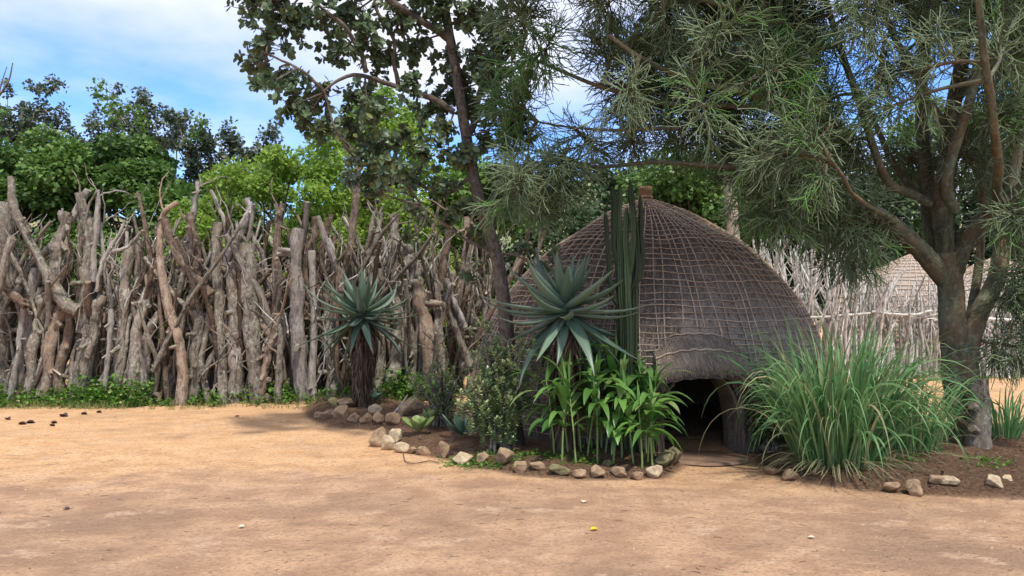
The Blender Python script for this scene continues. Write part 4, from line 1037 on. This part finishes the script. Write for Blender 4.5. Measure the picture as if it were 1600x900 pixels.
aloe((a1[0], 12.3), a1[2], .11, .98, .072, 52, 'blue green aloe with a dry leafed stem standing against the log fence', 520)
a2 = at(884, 480, 8.25)
reseed(42)
aloe((a2[0] - .02, 8.3), a2[2], .085, .90, .070, 52, 'darker spreading aloe in front of the netted hut beside the cactus', 240, lean=(.02, -.05))

# ------------------------------------------------------------------ cactus
def cactus():
    reseed(9)
    Yc = 8.35; b = np.array([at(980, 600, Yc)[0], Yc, 0]); root = thing('candelabra_cactus', 'tall dark ribbed cactus of many upright columns in front of the hut', 'cactus', tuple(b))
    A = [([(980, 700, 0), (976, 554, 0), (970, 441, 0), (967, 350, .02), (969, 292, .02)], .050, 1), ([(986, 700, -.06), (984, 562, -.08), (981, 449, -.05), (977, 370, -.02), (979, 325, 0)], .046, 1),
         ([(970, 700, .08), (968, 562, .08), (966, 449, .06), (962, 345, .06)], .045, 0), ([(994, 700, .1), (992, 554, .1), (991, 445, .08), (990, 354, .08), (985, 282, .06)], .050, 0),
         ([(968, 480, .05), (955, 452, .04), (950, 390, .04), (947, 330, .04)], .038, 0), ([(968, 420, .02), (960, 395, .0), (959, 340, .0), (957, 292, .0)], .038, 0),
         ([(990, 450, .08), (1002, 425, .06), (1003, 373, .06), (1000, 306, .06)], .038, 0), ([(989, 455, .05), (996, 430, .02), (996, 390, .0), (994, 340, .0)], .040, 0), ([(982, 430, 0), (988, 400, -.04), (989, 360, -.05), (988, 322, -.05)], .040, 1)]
    for pts, r, lit in A:  # lit columns have the light painted in as a greener, brighter tone
        P = wobble(spline([at(p[0], p[1], Yc + p[2]) if p[1] < 690 else np.array([at(p[0], p[1], Yc + p[2])[0], Yc + p[2], -.03]) for p in pts], 34), .005)
        K = len(P); T = nrm(np.gradient(P, axis=0)); n0 = nrm(np.cross(T, [0, 1, 0])); b0 = np.cross(T, n0); m = 20
        th = np.arange(m) / m * 2 * pi; rib = .72 + .32 * np.cos(th * 5) ; ph = U(0, 6); R = .78 * r * np.interp(np.linspace(0, 1, K), [0, .1, .93, 1], [.9, 1, .95, .35]) * (1 + .07 * np.sin(np.linspace(0, 40, K) + U(0, 6)))
        V = P[:, None] + (R[:, None] * rib)[..., None] * (n0[:, None] * np.cos(th + ph)[None, :, None] + b0[:, None] * np.sin(th + ph)[None, :, None])
        idx = np.arange(K * m).reshape(K, m); q = np.stack([idx[:-1], np.roll(idx[:-1], -1, 1), np.roll(idx[1:], -1, 1), idx[1:]], -1).reshape(-1, 4)
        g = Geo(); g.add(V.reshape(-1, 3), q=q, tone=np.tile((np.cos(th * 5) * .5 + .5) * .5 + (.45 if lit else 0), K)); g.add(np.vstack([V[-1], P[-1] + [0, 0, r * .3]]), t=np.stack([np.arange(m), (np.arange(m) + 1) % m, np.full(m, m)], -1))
        tips = V[:, [0, 4, 8, 12, 16]].reshape(-1, 3); o = nrm(tips - np.repeat(P, 5, 0)); segs(g, tips, tips + o * .012, .0015, .0004, 3, tone=.2, cut=.9)
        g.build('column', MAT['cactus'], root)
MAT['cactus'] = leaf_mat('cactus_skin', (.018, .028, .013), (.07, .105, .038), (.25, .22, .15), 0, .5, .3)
cactus()

# ------------------------------------------------------------------ jade bush
def jade(center_px, Y, W, H, n, label, dens=1.0, mat='jade', size=.046, name='jade_bush'):
    b = np.array([at(center_px, 690, Y)[0], Y, 0]); b[2] = gz(b[0], b[1]); root = thing(name, label, 'bush', tuple(b)); st, lf = Geo(), Geo()
    tips = []
    for k in range(26):
        az = U(0, 2 * pi); sp_ = U(.1, 1); e = b + np.array([math.cos(az) * W * sp_, math.sin(az) * W * .7 * sp_, H * U(.45, 1.0) * (1 - .35 * sp_ ** 2)])
        q = spline([b + [U(-.12, .12), U(-.1, .1), 0], b + (e - b) * [.35, .35, .5], e], 9); tube(st, q, np.linspace(.020, .006, 9), 6, rough=.12, tone=.4)
        for j in range(n):
            s0 = q[rng.integers(3, 9)]; t_ = gnarl(s0, rdir() + [0, 0, .35], U(.06, .24), 5, .25); tube(st, t_, np.linspace(.006, .004, 5), 4, cap=False, tone=.4)
            nl = int(rng.integers(9, 16)); ph = np.arange(nl) * 2.4; ax_ = nrm(t_[-1] - t_[-2] + [0, 0, .4]); x_ = nrm(np.cross(ax_, rdir())); y_ = np.cross(ax_, x_)
            f = np.linspace(0, 1, nl); d = nrm((x_ * np.cos(ph)[:, None] + y_ * np.sin(ph)[:, None]) + ax_ * (1.3 * f)[:, None]); ps = t_[-1] - ax_ * ((1 - f) * .07)[:, None]
            X, Yv, Z = frames(d, up=np.tile(ax_, (nl, 1)), roll=.2); young = float(U() < .3)
            inst(lf, OV, OQ, OT, ps, X, Yv, Z, np.stack([U(.6, .8, nl) * size, U(.8, 1.25, nl) * size, np.full(nl, size)], -1), tone=np.clip(U(0, .6) + U(0, .4, nl), 0, 1), cut=young * U(.2, .9, nl))
    st.build('stems', MAT['log'], root); lf.build('foliage', MAT[mat], root)
reseed(43)
jade(782, 8.3, .50, 1.5, 30, 'small leafed green jade bush at the foot of the slim brown trunk')
jade(690, 10.2, .45, 1.05, 9, 'loose thin bush of tiny leaves between the aloe and the slim trunk', mat='jade', size=.032, name='loose_shrub')
jade(1205, 8.35, .26, .75, 16, 'low dark small leafed bush tucked beside the hut doorway', mat='lleaf', size=.05, name='low_shrub')

# ------------------------------------------------------------------ broad bladed cane plants
def cane(x, y, H, lean, label, nl=9):
    z = gz(x, y); root = thing('cane_plant', label, 'plant', (x, y, z), 'leafy canes beside the doorway'); s_, lf = Geo(), Geo()
    P = gnarl((x, y, z - .02), (lean[0], lean[1], 1), H, 10, .035); tube(s_, P, np.linspace(.012, .007, 10), 6, tone=.5); s_.build('stem', MAT['cane'], root)
    az0 = U(0, pi)
    for i in range(nl):
        f = .48 + .52 * i / (nl - 1); p = P[min(int(f * 9), 9)]; az = az0 + (i % 2) * pi + U(-.6, .6); el = U(.85, 1.35) if f > .7 else U(.5, 1.1)
        d = np.array([math.cos(az) * math.cos(el), math.sin(az) * math.cos(el), math.sin(el)]); L = U(.32, .58); K = 11; Q = [p]
        for k in range(K - 1): d = nrm(d + np.array([0, 0, -1]) * .19 * U(.6, 1.5)); Q.append(Q[-1] + d * L / (K - 1))
        t = np.linspace(0, 1, K); ribbon(lf, Q, np.interp(t, [0, .12, .4, .75, 1], [.007, .028, .047, .032, .001]) * U(.75, 1.25), np.cross(d, [0, 0, 1]) + [1e-3, 0, 0], fold=U(.15, .45), tone=U(0, 1), cut=float(U() < .22) * U(.3, 1))
    Q = gnarl(P[-1], (U(-.15, .15), U(-.15, .15), 1), U(.2, .34), 8, .06); ribbon(lf, Q, np.interp(np.linspace(0, 1, 8), [0, .4, 1], [.006, .016, .001]), (1, .2, 0), fold=.6, tone=.8)
    lf.build('leaves', MAT['ginger'], root)
MAT['cane'] = leaf_mat('cane_stem', (.13, .2, .05), (.25, .33, .11), (.2, .2, .1), 0, .5, .3)
reseed(44)
CN = [(866, 722, .80, None), (878, 730, .78, None), (888, 720, .95, None), (900, 732, .85, None), (908, 718, 1.0, None), (918, 722, .95, 'cane plant at the aloe end of the clump'), (934, 728, .88, None), (946, 718, 1.02, None), (958, 730, .80, None), (972, 724, .92, None), (982, 712, .98, None), (990, 732, .72, None), (1003, 738, .66, None),
      (1012, 730, .78, None), (1020, 738, .70, 'cane plant nearest the doorway'), (905, 708, .85, None), (930, 704, .9, None), (965, 706, .95, None), (1000, 712, .85, None), (1022, 718, .75, None), (890, 700, .75, None), (940, 712, 1.05, None), (952, 700, 1.1, None), (972, 714, 1.0, None), (925, 712, .95, None), (990, 706, .95, None), (1010, 716, .9, None)]
for px, py, H, lab in CN:
    p = gp(px, py); cane(p[0], p[1], H * 1.02, (U(-.12, .12), U(-.1, .1)), lab or 'broad bladed cane plant in the middle of the clump before the hut wall', nl=int(rng.integers(11, 15)))

# ------------------------------------------------------------------ big lemon grass clump
def grass_clump(px, py, n, label, Lr=(.85, 1.75), spread=.34, name='grass_clump'):
    b = gp(px, py); b[2] = gz(b[0], b[1]); root = thing(name, label, 'grass clump', tuple(b)); g = Geo(); dr = Geo()
    for i in range(n):
        az = U(0, 2 * pi); rr = spread * math.sqrt(U()); p = b + [math.cos(az) * rr * 1.35, math.sin(az) * rr * .8, 0]; az2 = az + U(-.7, .7)
        el = radians(U(66, 89)) - rr * .35; d = np.array([math.cos(az2) * math.cos(el), math.sin(az2) * math.cos(el), math.sin(el)])
        L = U(*Lr); K = 14; Q = [p]; dd = U(.12, .50); ee = U(.7, 2.3)
        for k in range(K - 1): d = nrm(d + np.array([0, 0, -1.0]) * dd * (k / K) ** ee * (1.1 + .5 * ee) + rng.normal(size=3) * .012); Q.append(Q[-1] + d * L / (K - 1))
        Q = np.array(Q); Q[:, 2] = np.maximum(Q[:, 2], .015); t = np.linspace(0, 1, K)
        ribbon(g, Q, np.interp(t, [0, .2, .6, 1], [.007, .0115, .0105, .0006]) * U(.7, 1.35), np.cross(d, [0, 0, 1]) + rng.normal(size=3) * .3, fold=U(.1, .6), tone=U(0, 1), cut=(1.0 if U() < .13 else 0) * U(.4, 1))
    g.build('blades', MAT['grass'], root)
    for i in range(int(n * .45)):
        az = U(0, 2 * pi); rr = spread * U(.2, 1.0); p = b + [math.cos(az) * rr * 1.3, math.sin(az) * rr * .8, .02]; el = radians(U(5, 60)); d = np.array([math.cos(az) * math.cos(el), math.sin(az) * math.cos(el), math.sin(el)])
        L = U(.25, .75); Q = [p]
        for k in range(8): d = nrm(d + np.array([0, 0, -.22])); Q.append(Q[-1] + d * L / 8)
        Q = np.array(Q); Q[:, 2] = np.maximum(Q[:, 2], .02 + gz(p[0], p[1]) * .8); ribbon(dr, Q, np.interp(np.linspace(0, 1, 9), [0, .5, 1], [.005, .005, .0005]), np.cross(d, [0, 0, 1]), fold=.4, tone=1, cut=U(.7, 1))
    dr.build('dry_blades', MAT['grass'], root)
reseed(45)
grass_clump(1312, 742, 600, 'big arching clump of lemon grass between the doorway and the thick trunk', spread=.31)
grass_clump(1420, 722, 170, 'smaller grass clump close against the thick trunk', Lr=(.6, 1.25), spread=.25)
grass_clump(1572, 700, 60, 'thin tuft of arching grass beyond the sawn off stump', Lr=(.35, .8), spread=.14)

# ------------------------------------------------------------------ fleshy rosettes
def rosette(px, py, R, n, mat, label, wide=.5, el0=80, el1=15, name='fleshy_rosette', z0=.0, K=8, cut=.12):
    b = gp(px, py); b[2] = gz(b[0], b[1]) + z0; g = Geo()
    for i in range(n):
        t = (i + .5) / n; az = i * 2.4 + U(-.2, .2); el = radians(el0 + (el1 - el0) * t); d = np.array([math.cos(az) * math.cos(el), math.sin(az) * math.cos(el), math.sin(el)]); L = R * (.55 + .5 * t) * U(.85, 1.1)
        Q = [b + [0, 0, .02]]
        for k in range(K - 1): d = nrm(d + np.array([0, 0, .09])); Q.append(Q[-1] + d * L / (K - 1))
        tt = np.linspace(0, 1, K); w = np.interp(tt, [0, .35, .7, .92, 1], [.25, .75, 1, .7, .12]) * L * wide
        Q = np.array(Q); sd = np.cross(nrm(Q[-1] - Q[0]), [0, 0, 1]); c_ = np.interp(tt, [0, .85, 1], [0, 0, .6]) * float(U() < .6); tn = U(0, 1)
        T = nrm(np.gradient(Q, axis=0)); s_ = nrm(sd - T * (T @ sd)[:, None]); up = np.cross(s_, T); W = w[:, None]
        up *= np.sign(up[:, 2:3].sum() + 1e-9)
        prof_ = [(-1, .30), (-.5, .10), (0, .02), (.5, .10), (1, .30), (.5, -.04), (0, -.12), (-.5, -.04)]
        V = np.stack([Q + s_ * W * a + up * W * c for a, c in prof_], 1); idx = np.arange(K * 8).reshape(K, 8)
        q = np.stack([idx[:-1], np.roll(idx[:-1], -1, 1), np.roll(idx[1:], -1, 1), idx[1:]], -1).reshape(-1, 4); g.add(V.reshape(-1, 3), q=q, tone=tn, cut=np.repeat(c_, 8))
    o = g.build(name, MAT[mat], None, loc=tuple(b)); tag(o, label, 'succulent', 'fleshy rosettes in the stone edged beds'); return o
rosette(655, 688, .27, 10, 'agave', 'yellow green paddle leafed succulent behind the pale edging stones', wide=.36, z0=.02)
rosette(672, 678, .24, 7, 'agave', 'smaller paddle leafed succulent standing just behind its yellow green neighbour', wide=.42, el0=85, el1=40, z0=.05)
rosette(582, 640, .26, 16, 'bluerosette', 'compact blue green rosette on the stones below the tall aloe', wide=.40, z0=.02)
rosette(722, 694, .42, 9, 'bluerosette', 'flat sprawling blue green rosette by the jade bush', wide=.17, el0=60, el1=2, z0=.02)

# ------------------------------------------------------------------ stones
def rock(px, py, w, h, mat, label, group='stones edging the garden beds', z0=0.0):
    """w, h in photo pixels at the stone's foot."""
    b = gp(px, py); Y = b[1]; s_ = Y / FPX; sx, sz = w * s_ / 1.95, h * s_ / 1.8; sy = sx * U(.75, 1.05)
    n, m = 34, 44; th = np.linspace(0.02, pi - .02, n); ph = np.linspace(0, 2 * pi, m, endpoint=False); TH, PH = np.meshgrid(th, ph, indexing='ij')
    D = np.stack([np.sin(TH) * np.cos(PH), np.sin(TH) * np.sin(PH), np.cos(TH)], -1).reshape(-1, 3)
    R = np.ones(len(D))
    for _ in range(15):          # planar facets chipped off a rounded core
        nn = rdir(); dd = U(.48, .84); k = D @ nn; R = np.where(k > 1e-3, np.minimum(R, dd / np.maximum(k, 1e-3)), R)
    R = R * .98 + .035 * snoise(D[:, 0] * 5 + px, D[:, 1] * 5 + D[:, 2] * 4, px % 97 + 1) + rng.normal(size=len(D)) * .006
    V = D * R[:, None] * [sx, sy, sz]; a = U(-.3, .3); V[:, 2] += V[:, 0] * U(-.2, .2)
    zb = gz(b[0], b[1] + sy * .6) ; c = np.array([b[0], b[1] + sy * .7, max(zb, gz(b[0], b[1] + sy), 0) * .75 + sz * .55 + z0]); idx = np.arange(n * m).reshape(n, m)
    q = np.stack([idx[:-1], np.roll(idx[:-1], -1, 1), np.roll(idx[1:], -1, 1), idx[1:]], -1).reshape(-1, 4)
    g = Geo(); g.add(V + c, q=q[:, ::-1]); g.add(V[:m] + c, t=[(0, i, i + 1) for i in range(1, m - 1)])
    o = g.build('stone', MAT[mat], None, loc=(c[0], c[1], 0.0)); tag(o, label, 'stone', group)
RK = [(588, 698, 38, 38, 'rock', 'brown stone at the tip of the bed, touching the white streaked one'), (603, 703, 28, 34, 'rock_pale', 'white streaked upright stone at the tip of the bed'),
      (618, 694, 26, 28, 'rock_pale', 'pale stone tucked behind the white streaked one'), (627, 707, 32, 20, 'rock_pale', 'low cream stone below the yellow green succulent'),
      (643, 709, 20, 15, 'rock', 'small brown stone beside the low cream one'), (661, 711, 26, 16, 'rock', 'flat brown stone sunk in sand before the succulents'), (693, 717, 28, 34, 'rock', 'tall ochre stone standing upright between low flat ones'),
      (721, 727, 38, 26, 'rock_pale', 'yellowish cream stone, brightest of the edging'), (752, 727, 28, 20, 'rock', 'low brown stone next to the yellowish cream one'), (787, 733, 34, 34, 'rock', 'large rounded brown stone at the foot of the jade bush'),
      (811, 741, 26, 24, 'rock', 'egg shaped brown stone just past the large rounded one'), (838, 741, 30, 15, 'rock', 'flat half buried stone past the egg shaped one'), (876, 746, 36, 20, 'rock_moss', 'flat oval stone with an olive tint before the aloe'),
      (906, 748, 32, 13, 'rock', 'thin flat stone beside the olive tinted oval'), (935, 749, 26, 22, 'rock', 'smooth domed stone at the foot of the canes'), (950, 734, 20, 16, 'rock_moss', 'small mossy stone among the cane stems'),
      (969, 748, 32, 18, 'rock', 'reddish low stone past the smooth domed one'), (997, 750, 26, 18, 'rock', 'small angular reddish stone beside the gold tinted block'), (1025, 748, 34, 26, 'rock_pale', 'gold tinted blocky stone at the doorway end'),
      (1040, 733, 44, 26, 'rock_moss', 'dark mossy low stone behind the gold tinted block'), (1055, 727, 32, 32, 'rock_moss', 'mossy upright stone nearest the doorway'),
      (497, 656, 18, 14, 'rock', 'smallest stone at the tip of the aloe bed'), (515, 661, 28, 18, 'rock', 'brown stone second from the tip of the aloe bed'), (531, 665, 30, 24, 'rock', 'squarish brown stone in front of the tall aloe'),
      (553, 668, 24, 24, 'rock', 'ridged brown stone below the dry leafed stem'), (571, 670, 24, 20, 'rock', 'small brown stone under the blue green rosette'), (583, 656, 26, 24, 'rock_pale', 'pale creased stone just before the blue green rosette'),
      (590, 671, 26, 20, 'rock', 'dusty low stone below the pale creased one'), (613, 672, 30, 26, 'rock', 'dark brown boulder below the leaning stick'), (634, 665, 52, 38, 'rock', 'largest dark boulder closing the aloe bed'), (540, 645, 40, 20, 'rock', 'grey brown stone lying against the dry leafed stem'),
      (520, 643, 24, 16, 'rock_moss', 'olive stone at the back of the aloe bed'),
      (1208, 742, 24, 16, 'rock', 'small stone at the doorway side of the lemon grass'), (1240, 752, 28, 22, 'rock', 'brown stone under the hanging lemon grass blades'), (1400, 770, 34, 24, 'rock', 'brown stone at the front of the lemon grass'), (1434, 775, 34, 28, 'rock', 'dark earthy stone before the thick trunk'),
      (1466, 768, 24, 20, 'rock', 'buried stone between the earthy one and the tan wedge'), (1489, 770, 34, 20, 'rock_pale', 'tan wedge shaped stone before the stump'), (1560, 774, 36, 20, 'rock_pale', 'cream angular stone near the far end of the mulch'), (1580, 769, 22, 16, 'rock_pale', 'small cream stone beside the angular one'),
      (700, 655, 60, 40, 'rock', 'brown mound like boulder behind the sprawling rosette')]
reseed(46)
for r in RK: rock(*r)

# doorstep area: flat ground, shade before the door painted into its colour
g = Geo(); n = 40; an = np.linspace(0, 2 * pi, n, endpoint=False); ctr = gp(1105, 716)
o_ = np.stack([ctr[0] + np.cos(an) * .50 * (1 + .05 * np.sin(an * 5)), ctr[1] + np.sin(an) * .40 * (1 + .06 * np.sin(an * 3 + 1)), np.full(n, .0)], -1)
ins_ = o_ * 1.0; ins_[:, :2] = ctr[:2] + (o_[:, :2] - ctr[:2]) * .94; ins_[:, 2] = .022
cen = np.array([[ctr[0], ctr[1], .026]]); j = np.arange(n)
g.add(np.vstack([o_, ins_, cen]), q=np.stack([j, (j + 1) % n, (j + 1) % n + n, j + n], -1), t=np.stack([j + n, (j + 1) % n + n, np.full(n, 2 * n)], -1))
mm = M('shaded_clay'); ps_ = mm.node('ShaderNodeTexCoord').outputs['Object']; f_ = mm.noise(ps_, 5, 7, .65); tag(g.build('clay_shade_patch', mm.finish(mm.mix(f_, (.15, .095, .065), (.30, .195, .135)), .9, mm.bump(f_, .03, .8), .1), None, loc=(ctr[0], ctr[1], 0)), 'thin reddish clay patch before the doorway, darkened to paint the shade there', 'clay_patch')

# ------------------------------------------------------------------ ground cover and litter
def cover(name, label, boxes, mat, size, tv=OV, tq=OQ, tt=OT, cat='weeds'):
    g = Geo()
    for (x0, x1, y0, y1, zt, n) in boxes:
        nc = max(n // 22, 1); cx_ = U(x0, x1, nc); cy_ = U(y0, y1, nc); hh = zt * U(.25, 1, nc) ** 1.3
        C = np.repeat(np.stack([cx_, cy_, hh * .5], -1), 22, 0); N = len(C); hN = np.repeat(hh, 22)
        off = rng.normal(size=(N, 3)) * [.09, .07, 0]; p = C + off; gzv = gheight(p[:, 0], p[:, 1])[0]; p[:, 2] = gzv + U(0.01, 1, N) * hN
        d = nrm(rng.normal(size=(N, 3)) * [1, 1, .4] + [0, 0, .35]); X, Yv, Z = frames(d, roll=.4)
        s0 = U(.6, 1.3, N) * size; inst(g, tv, tq, tt, p, X, Yv, Z, np.stack([s0 * .8, s0, s0], -1), tone=U(0, 1, N), cut=(U(0, 1, N) < .05) * .8)
        segs(g, np.stack([C[::3, 0], C[::3, 1], gzv[::3]], -1), p[::3], .003, .002, 3, tone=.3)
    tag(g.build(name, MAT[mat], None), label, cat, kind='stuff')
fx = lambda px, Y=13.2: (px - 800) * Y / FPX
cover('weeds', 'bright green weeds growing through the foot of the log fence', [(fx(-60), fx(60), 12.7, 13.6, .35, 1600), (fx(60), fx(125), 12.8, 13.6, .3, 700), (fx(125), fx(250), 12.75, 13.7, .55, 3800), (fx(0), fx(290), 12.7, 13.0, .14, 1000),
      (fx(280), fx(330), 13.0, 13.7, .25, 350), (fx(330), fx(500), 12.9, 13.8, .28, 750), (fx(395), fx(450), 13.1, 13.7, .5, 900), (fx(590), fx(700), 13.4, 14.3, .6, 2300), (fx(480), fx(560), 13.4, 13.9, .3, 350)], 'weed', .07)
cover('ground_creeper', 'low green creeper on the dark soil under the jade bush', [(-.6, .9, 7.75, 8.2, .05, 700), (3.5, 5.6, 7.3, 8.0, .04, 160), (9, 13, 17.9, 18.5, .3, 900)], 'weed', .035, cat='creeper')
def tufts():
    reseed(31)
    g = Geo(); N = 2200; x = np.concatenate([U(fx(-60), fx(300), N - 900), U(fx(300), fx(720), 900)]); y = 12.45 + np.abs(rng.normal(size=N)) * .32; keep = snoise(x * 3, y * 3, 21) > -.25; x, y = x[keep], y[keep]; z = gheight(x, y)[0]
    A = np.stack([x, y, z], -1); B = A + np.stack([rng.normal(size=len(x)) * .05, rng.normal(size=len(x)) * .04, U(.04, .16, len(x))], -1); segs(g, A, B, .004, .0006, 3, tone=U(0, 1, len(x)), cut=(U(0, 1, len(x)) < .65) * 1.0)
    tag(g.build('grass', MAT['weed'], None), 'short half dry grass along the foot of the log fence', 'grass', kind='stuff')
tufts()
def mulch():
    reseed(32)
    g = Geo()
    for (poly, h), N in zip(BEDS, (900, 500, 2200)):
        P = np.array(poly); x = U(P[:, 0].min(), min(P[:, 0].max(), 8), N); y = U(P[:, 1].min(), P[:, 1].max(), N); k = pip_dist(x, y, poly) > -.02; x, y = x[k], y[k]; z = gheight(x, y)[0] + .008
        d = nrm(np.stack([rng.normal(size=len(x)), rng.normal(size=len(x)), rng.normal(size=len(x)) * .12], -1)); p = np.stack([x, y, z], -1); hf = len(x) // 2
        segs(g, p[:hf], p[:hf] + d[:hf] * U(.02, .12, hf)[:, None], .003, .002, 3, tone=U(0, 1, hf), cut=U(0, 1, hf)); X, Yv, Z = frames(d[hf:], roll=.3); inst(g, OV, OQ, OT, p[hf:], X, Yv, Z, U(.02, .05, len(x) - hf), tone=U(0, 1, len(x) - hf), cut=U(0, .7, len(x) - hf))
    tag(g.build('leaf_litter', MAT['dead'], None), 'brown twigs and dead leaves scattered over the dark bed soil', 'leaf litter', kind='stuff')
mulch()
def crumbs():
    reseed(33)
    g = Geo(); N = 2600; px, py = U(-40, 1640, N), 640 + 260 * U(0, 1, N) ** 1.2; k = np.array([gp(a, b) for a, b in zip(px, py)]); k[:, 2] = gheight(k[:, 0], k[:, 1])[0] + .001
    t = 1 / math.sqrt(3); tv = np.array([(t, 0, 0), (-t * .5, t * .9, 0), (-t * .5, -t * .9, 0), (.1, 0, .7)]); tt = [(0, 1, 3), (1, 2, 3), (2, 0, 3)]; d = nrm(np.stack([rng.normal(size=N), rng.normal(size=N), np.zeros(N)], -1)); X, Yv, Z = frames(d, roll=.1)
    inst(g, tv, None, tt, k, X, Yv, Z, np.exp(rng.normal(size=N) * .5) * .0048, tone=U(0, 1, N))
    m = M('grit'); tn = m.attr('tone').outputs['Fac']; tag(g.build('gravel', m.finish(m.ramp(tn, [(0, (.12, .07, .045)), (.5, (.40, .26, .17)), (1, (.66, .52, .38))]), .95), None, smooth=False), 'scattered grit on the trodden earth', 'grit', kind='stuff')
    g = Geo(); N = 230; px, py = U(-20, 1620, N), 648 + 250 * U(0, 1, N) ** 1.1; k = np.array([gp(a, b) for a, b in zip(px, py)]); k[:, 2] = gheight(k[:, 0], k[:, 1])[0] + .004
    d = nrm(np.stack([rng.normal(size=N), rng.normal(size=N) * .6, np.zeros(N)], -1)); segs(g, k, k + d * U(.015, .07, N)[:, None], .0022, .0012, 3, tone=U(0, .8, N)); tag(g.build('twig_litter', MAT['dead'], None), 'tiny brown twigs strewn over the bare yard', 'twigs', kind='stuff')
crumbs()
def fallen(px, py, size, mat, label, name='fallen_leaf', grp='single leaves lying on the bare yard', a=.3, curl=2.0, tone=.8, cut=.0):
    p = gp(px, py); p[2] = gz(p[0], p[1]) + .01; g = Geo(); d = np.array([[math.cos(a), math.sin(a), .12]]); X, Yv, Z = frames(d, roll=.05); tv = np.array(OV) * [1, 1, curl]
    inst(g, tv, OQ, OT, p[None], X, Yv, Z, np.array([size]), tone=tone, cut=cut); tag(g.build(name, MAT[mat], None, loc=tuple(p)), label, 'leaf', grp)
MAT['yellow'] = leaf_mat('yellow_leaf', (.62, .45, .02), (.72, .55, .03), None, .2); MAT['cream'] = leaf_mat('cream_leaf', (.62, .55, .40), (.72, .65, .50), None, .2); MAT['darkleaf'] = leaf_mat('dark_leaf', (.04, .02, .022), (.07, .035, .035), None, 0)
fallen(922, 829, .065, 'yellow', 'bright yellow fallen leaf alone on the trodden earth'); fallen(911, 787, .06, 'cream', 'cream coloured curled leaf on the sand before the canes', a=1.1); fallen(98, 797, .055, 'darkleaf', 'dark purple fallen leaf on the grey trodden earth', a=.1)
fallen(366, 652, .08, 'darkleaf', 'dark leaf on the sand below the thick lichened logs', a=.1)
fallen(372, 824, .05, 'cream', 'small cream chip on the trodden earth in front'); fallen(1262, 840, .05, 'cream', 'small pale leaf on the trodden earth before the grass', a=-.4)
for px, py, s_, lab in [(8, 656, .10, 'dark curled leaf at the far end of the yard edge'), (28, 664, .11, 'dark crumpled leaf in the pair by the fence foot'), (40, 662, .12, 'dark crumpled leaf heaped against its pair'), (93, 651, .14, 'largest dark crumpled leaf near the fence foot'), (126, 648, .10, 'dark leaf just past the largest crumpled one'), (150, 645, .09, 'small dark leaf nearest the weeds'), (79, 662, .09, 'thin dark leaf lying towards the viewer'), (77, 667, .08, 'thin dark sliver lying closest to the viewer')]:
    fallen(px, py, s_, 'darkleaf', lab, grp='dark dry leaves near the fence foot', a=U(-.4, .4), curl=4)
g = Geo(); p0 = gp(612, 655) + [0, 0, .05]; p1 = at(637, 617, p0[1] + .35); tube(g, spline([p0, (p0 + p1) / 2 + [.01, 0, 0], p1], 8), [.016, .015, .015, .015, .014, .013, .012, .011], 7, tone=.9)
tag(g.build('leaning_stick', MAT['log_pale'], None, loc=tuple(p0)), 'pale peeled stick leaning out of the aloe bed', 'stick')
g = Geo(); q = [gp(630, 708), gp(634, 722), gp(650, 725), gp(672, 722), gp(686, 726)]
for k in q: k[2] = gz(k[0], k[1]) + .015
tube(g, spline(q, 14), .005, 5, tone=.4); tag(g.build('dry_vine', MAT['log_dark'], None), 'thin curved brown twig on the sand before the edging stones', 'twig')
g = Geo(); c = at(-18, 170, 13.0)
root = thing('dead_branch', 'bare dark forked branch rising above the far end of the fence', 'branch', (c[0], 13.0, 0))
P = spline([[c[0], 13.0, -.05], at(-60, 330, 13.0), at(-30, 190, 13.0), at(2, 145, 13), at(14, 125, 13), at(20, 98, 13)], 24); tube(g, P, np.linspace(.04, .008, 24), 6, rough=.1, tone=.7)
tube(g, spline([at(-4, 155, 13), at(3, 128, 13), at(11, 104, 13)], 8), np.linspace(.015, .006, 8), 5, tone=.7); g.build('bough', MAT['log_dark'], root)
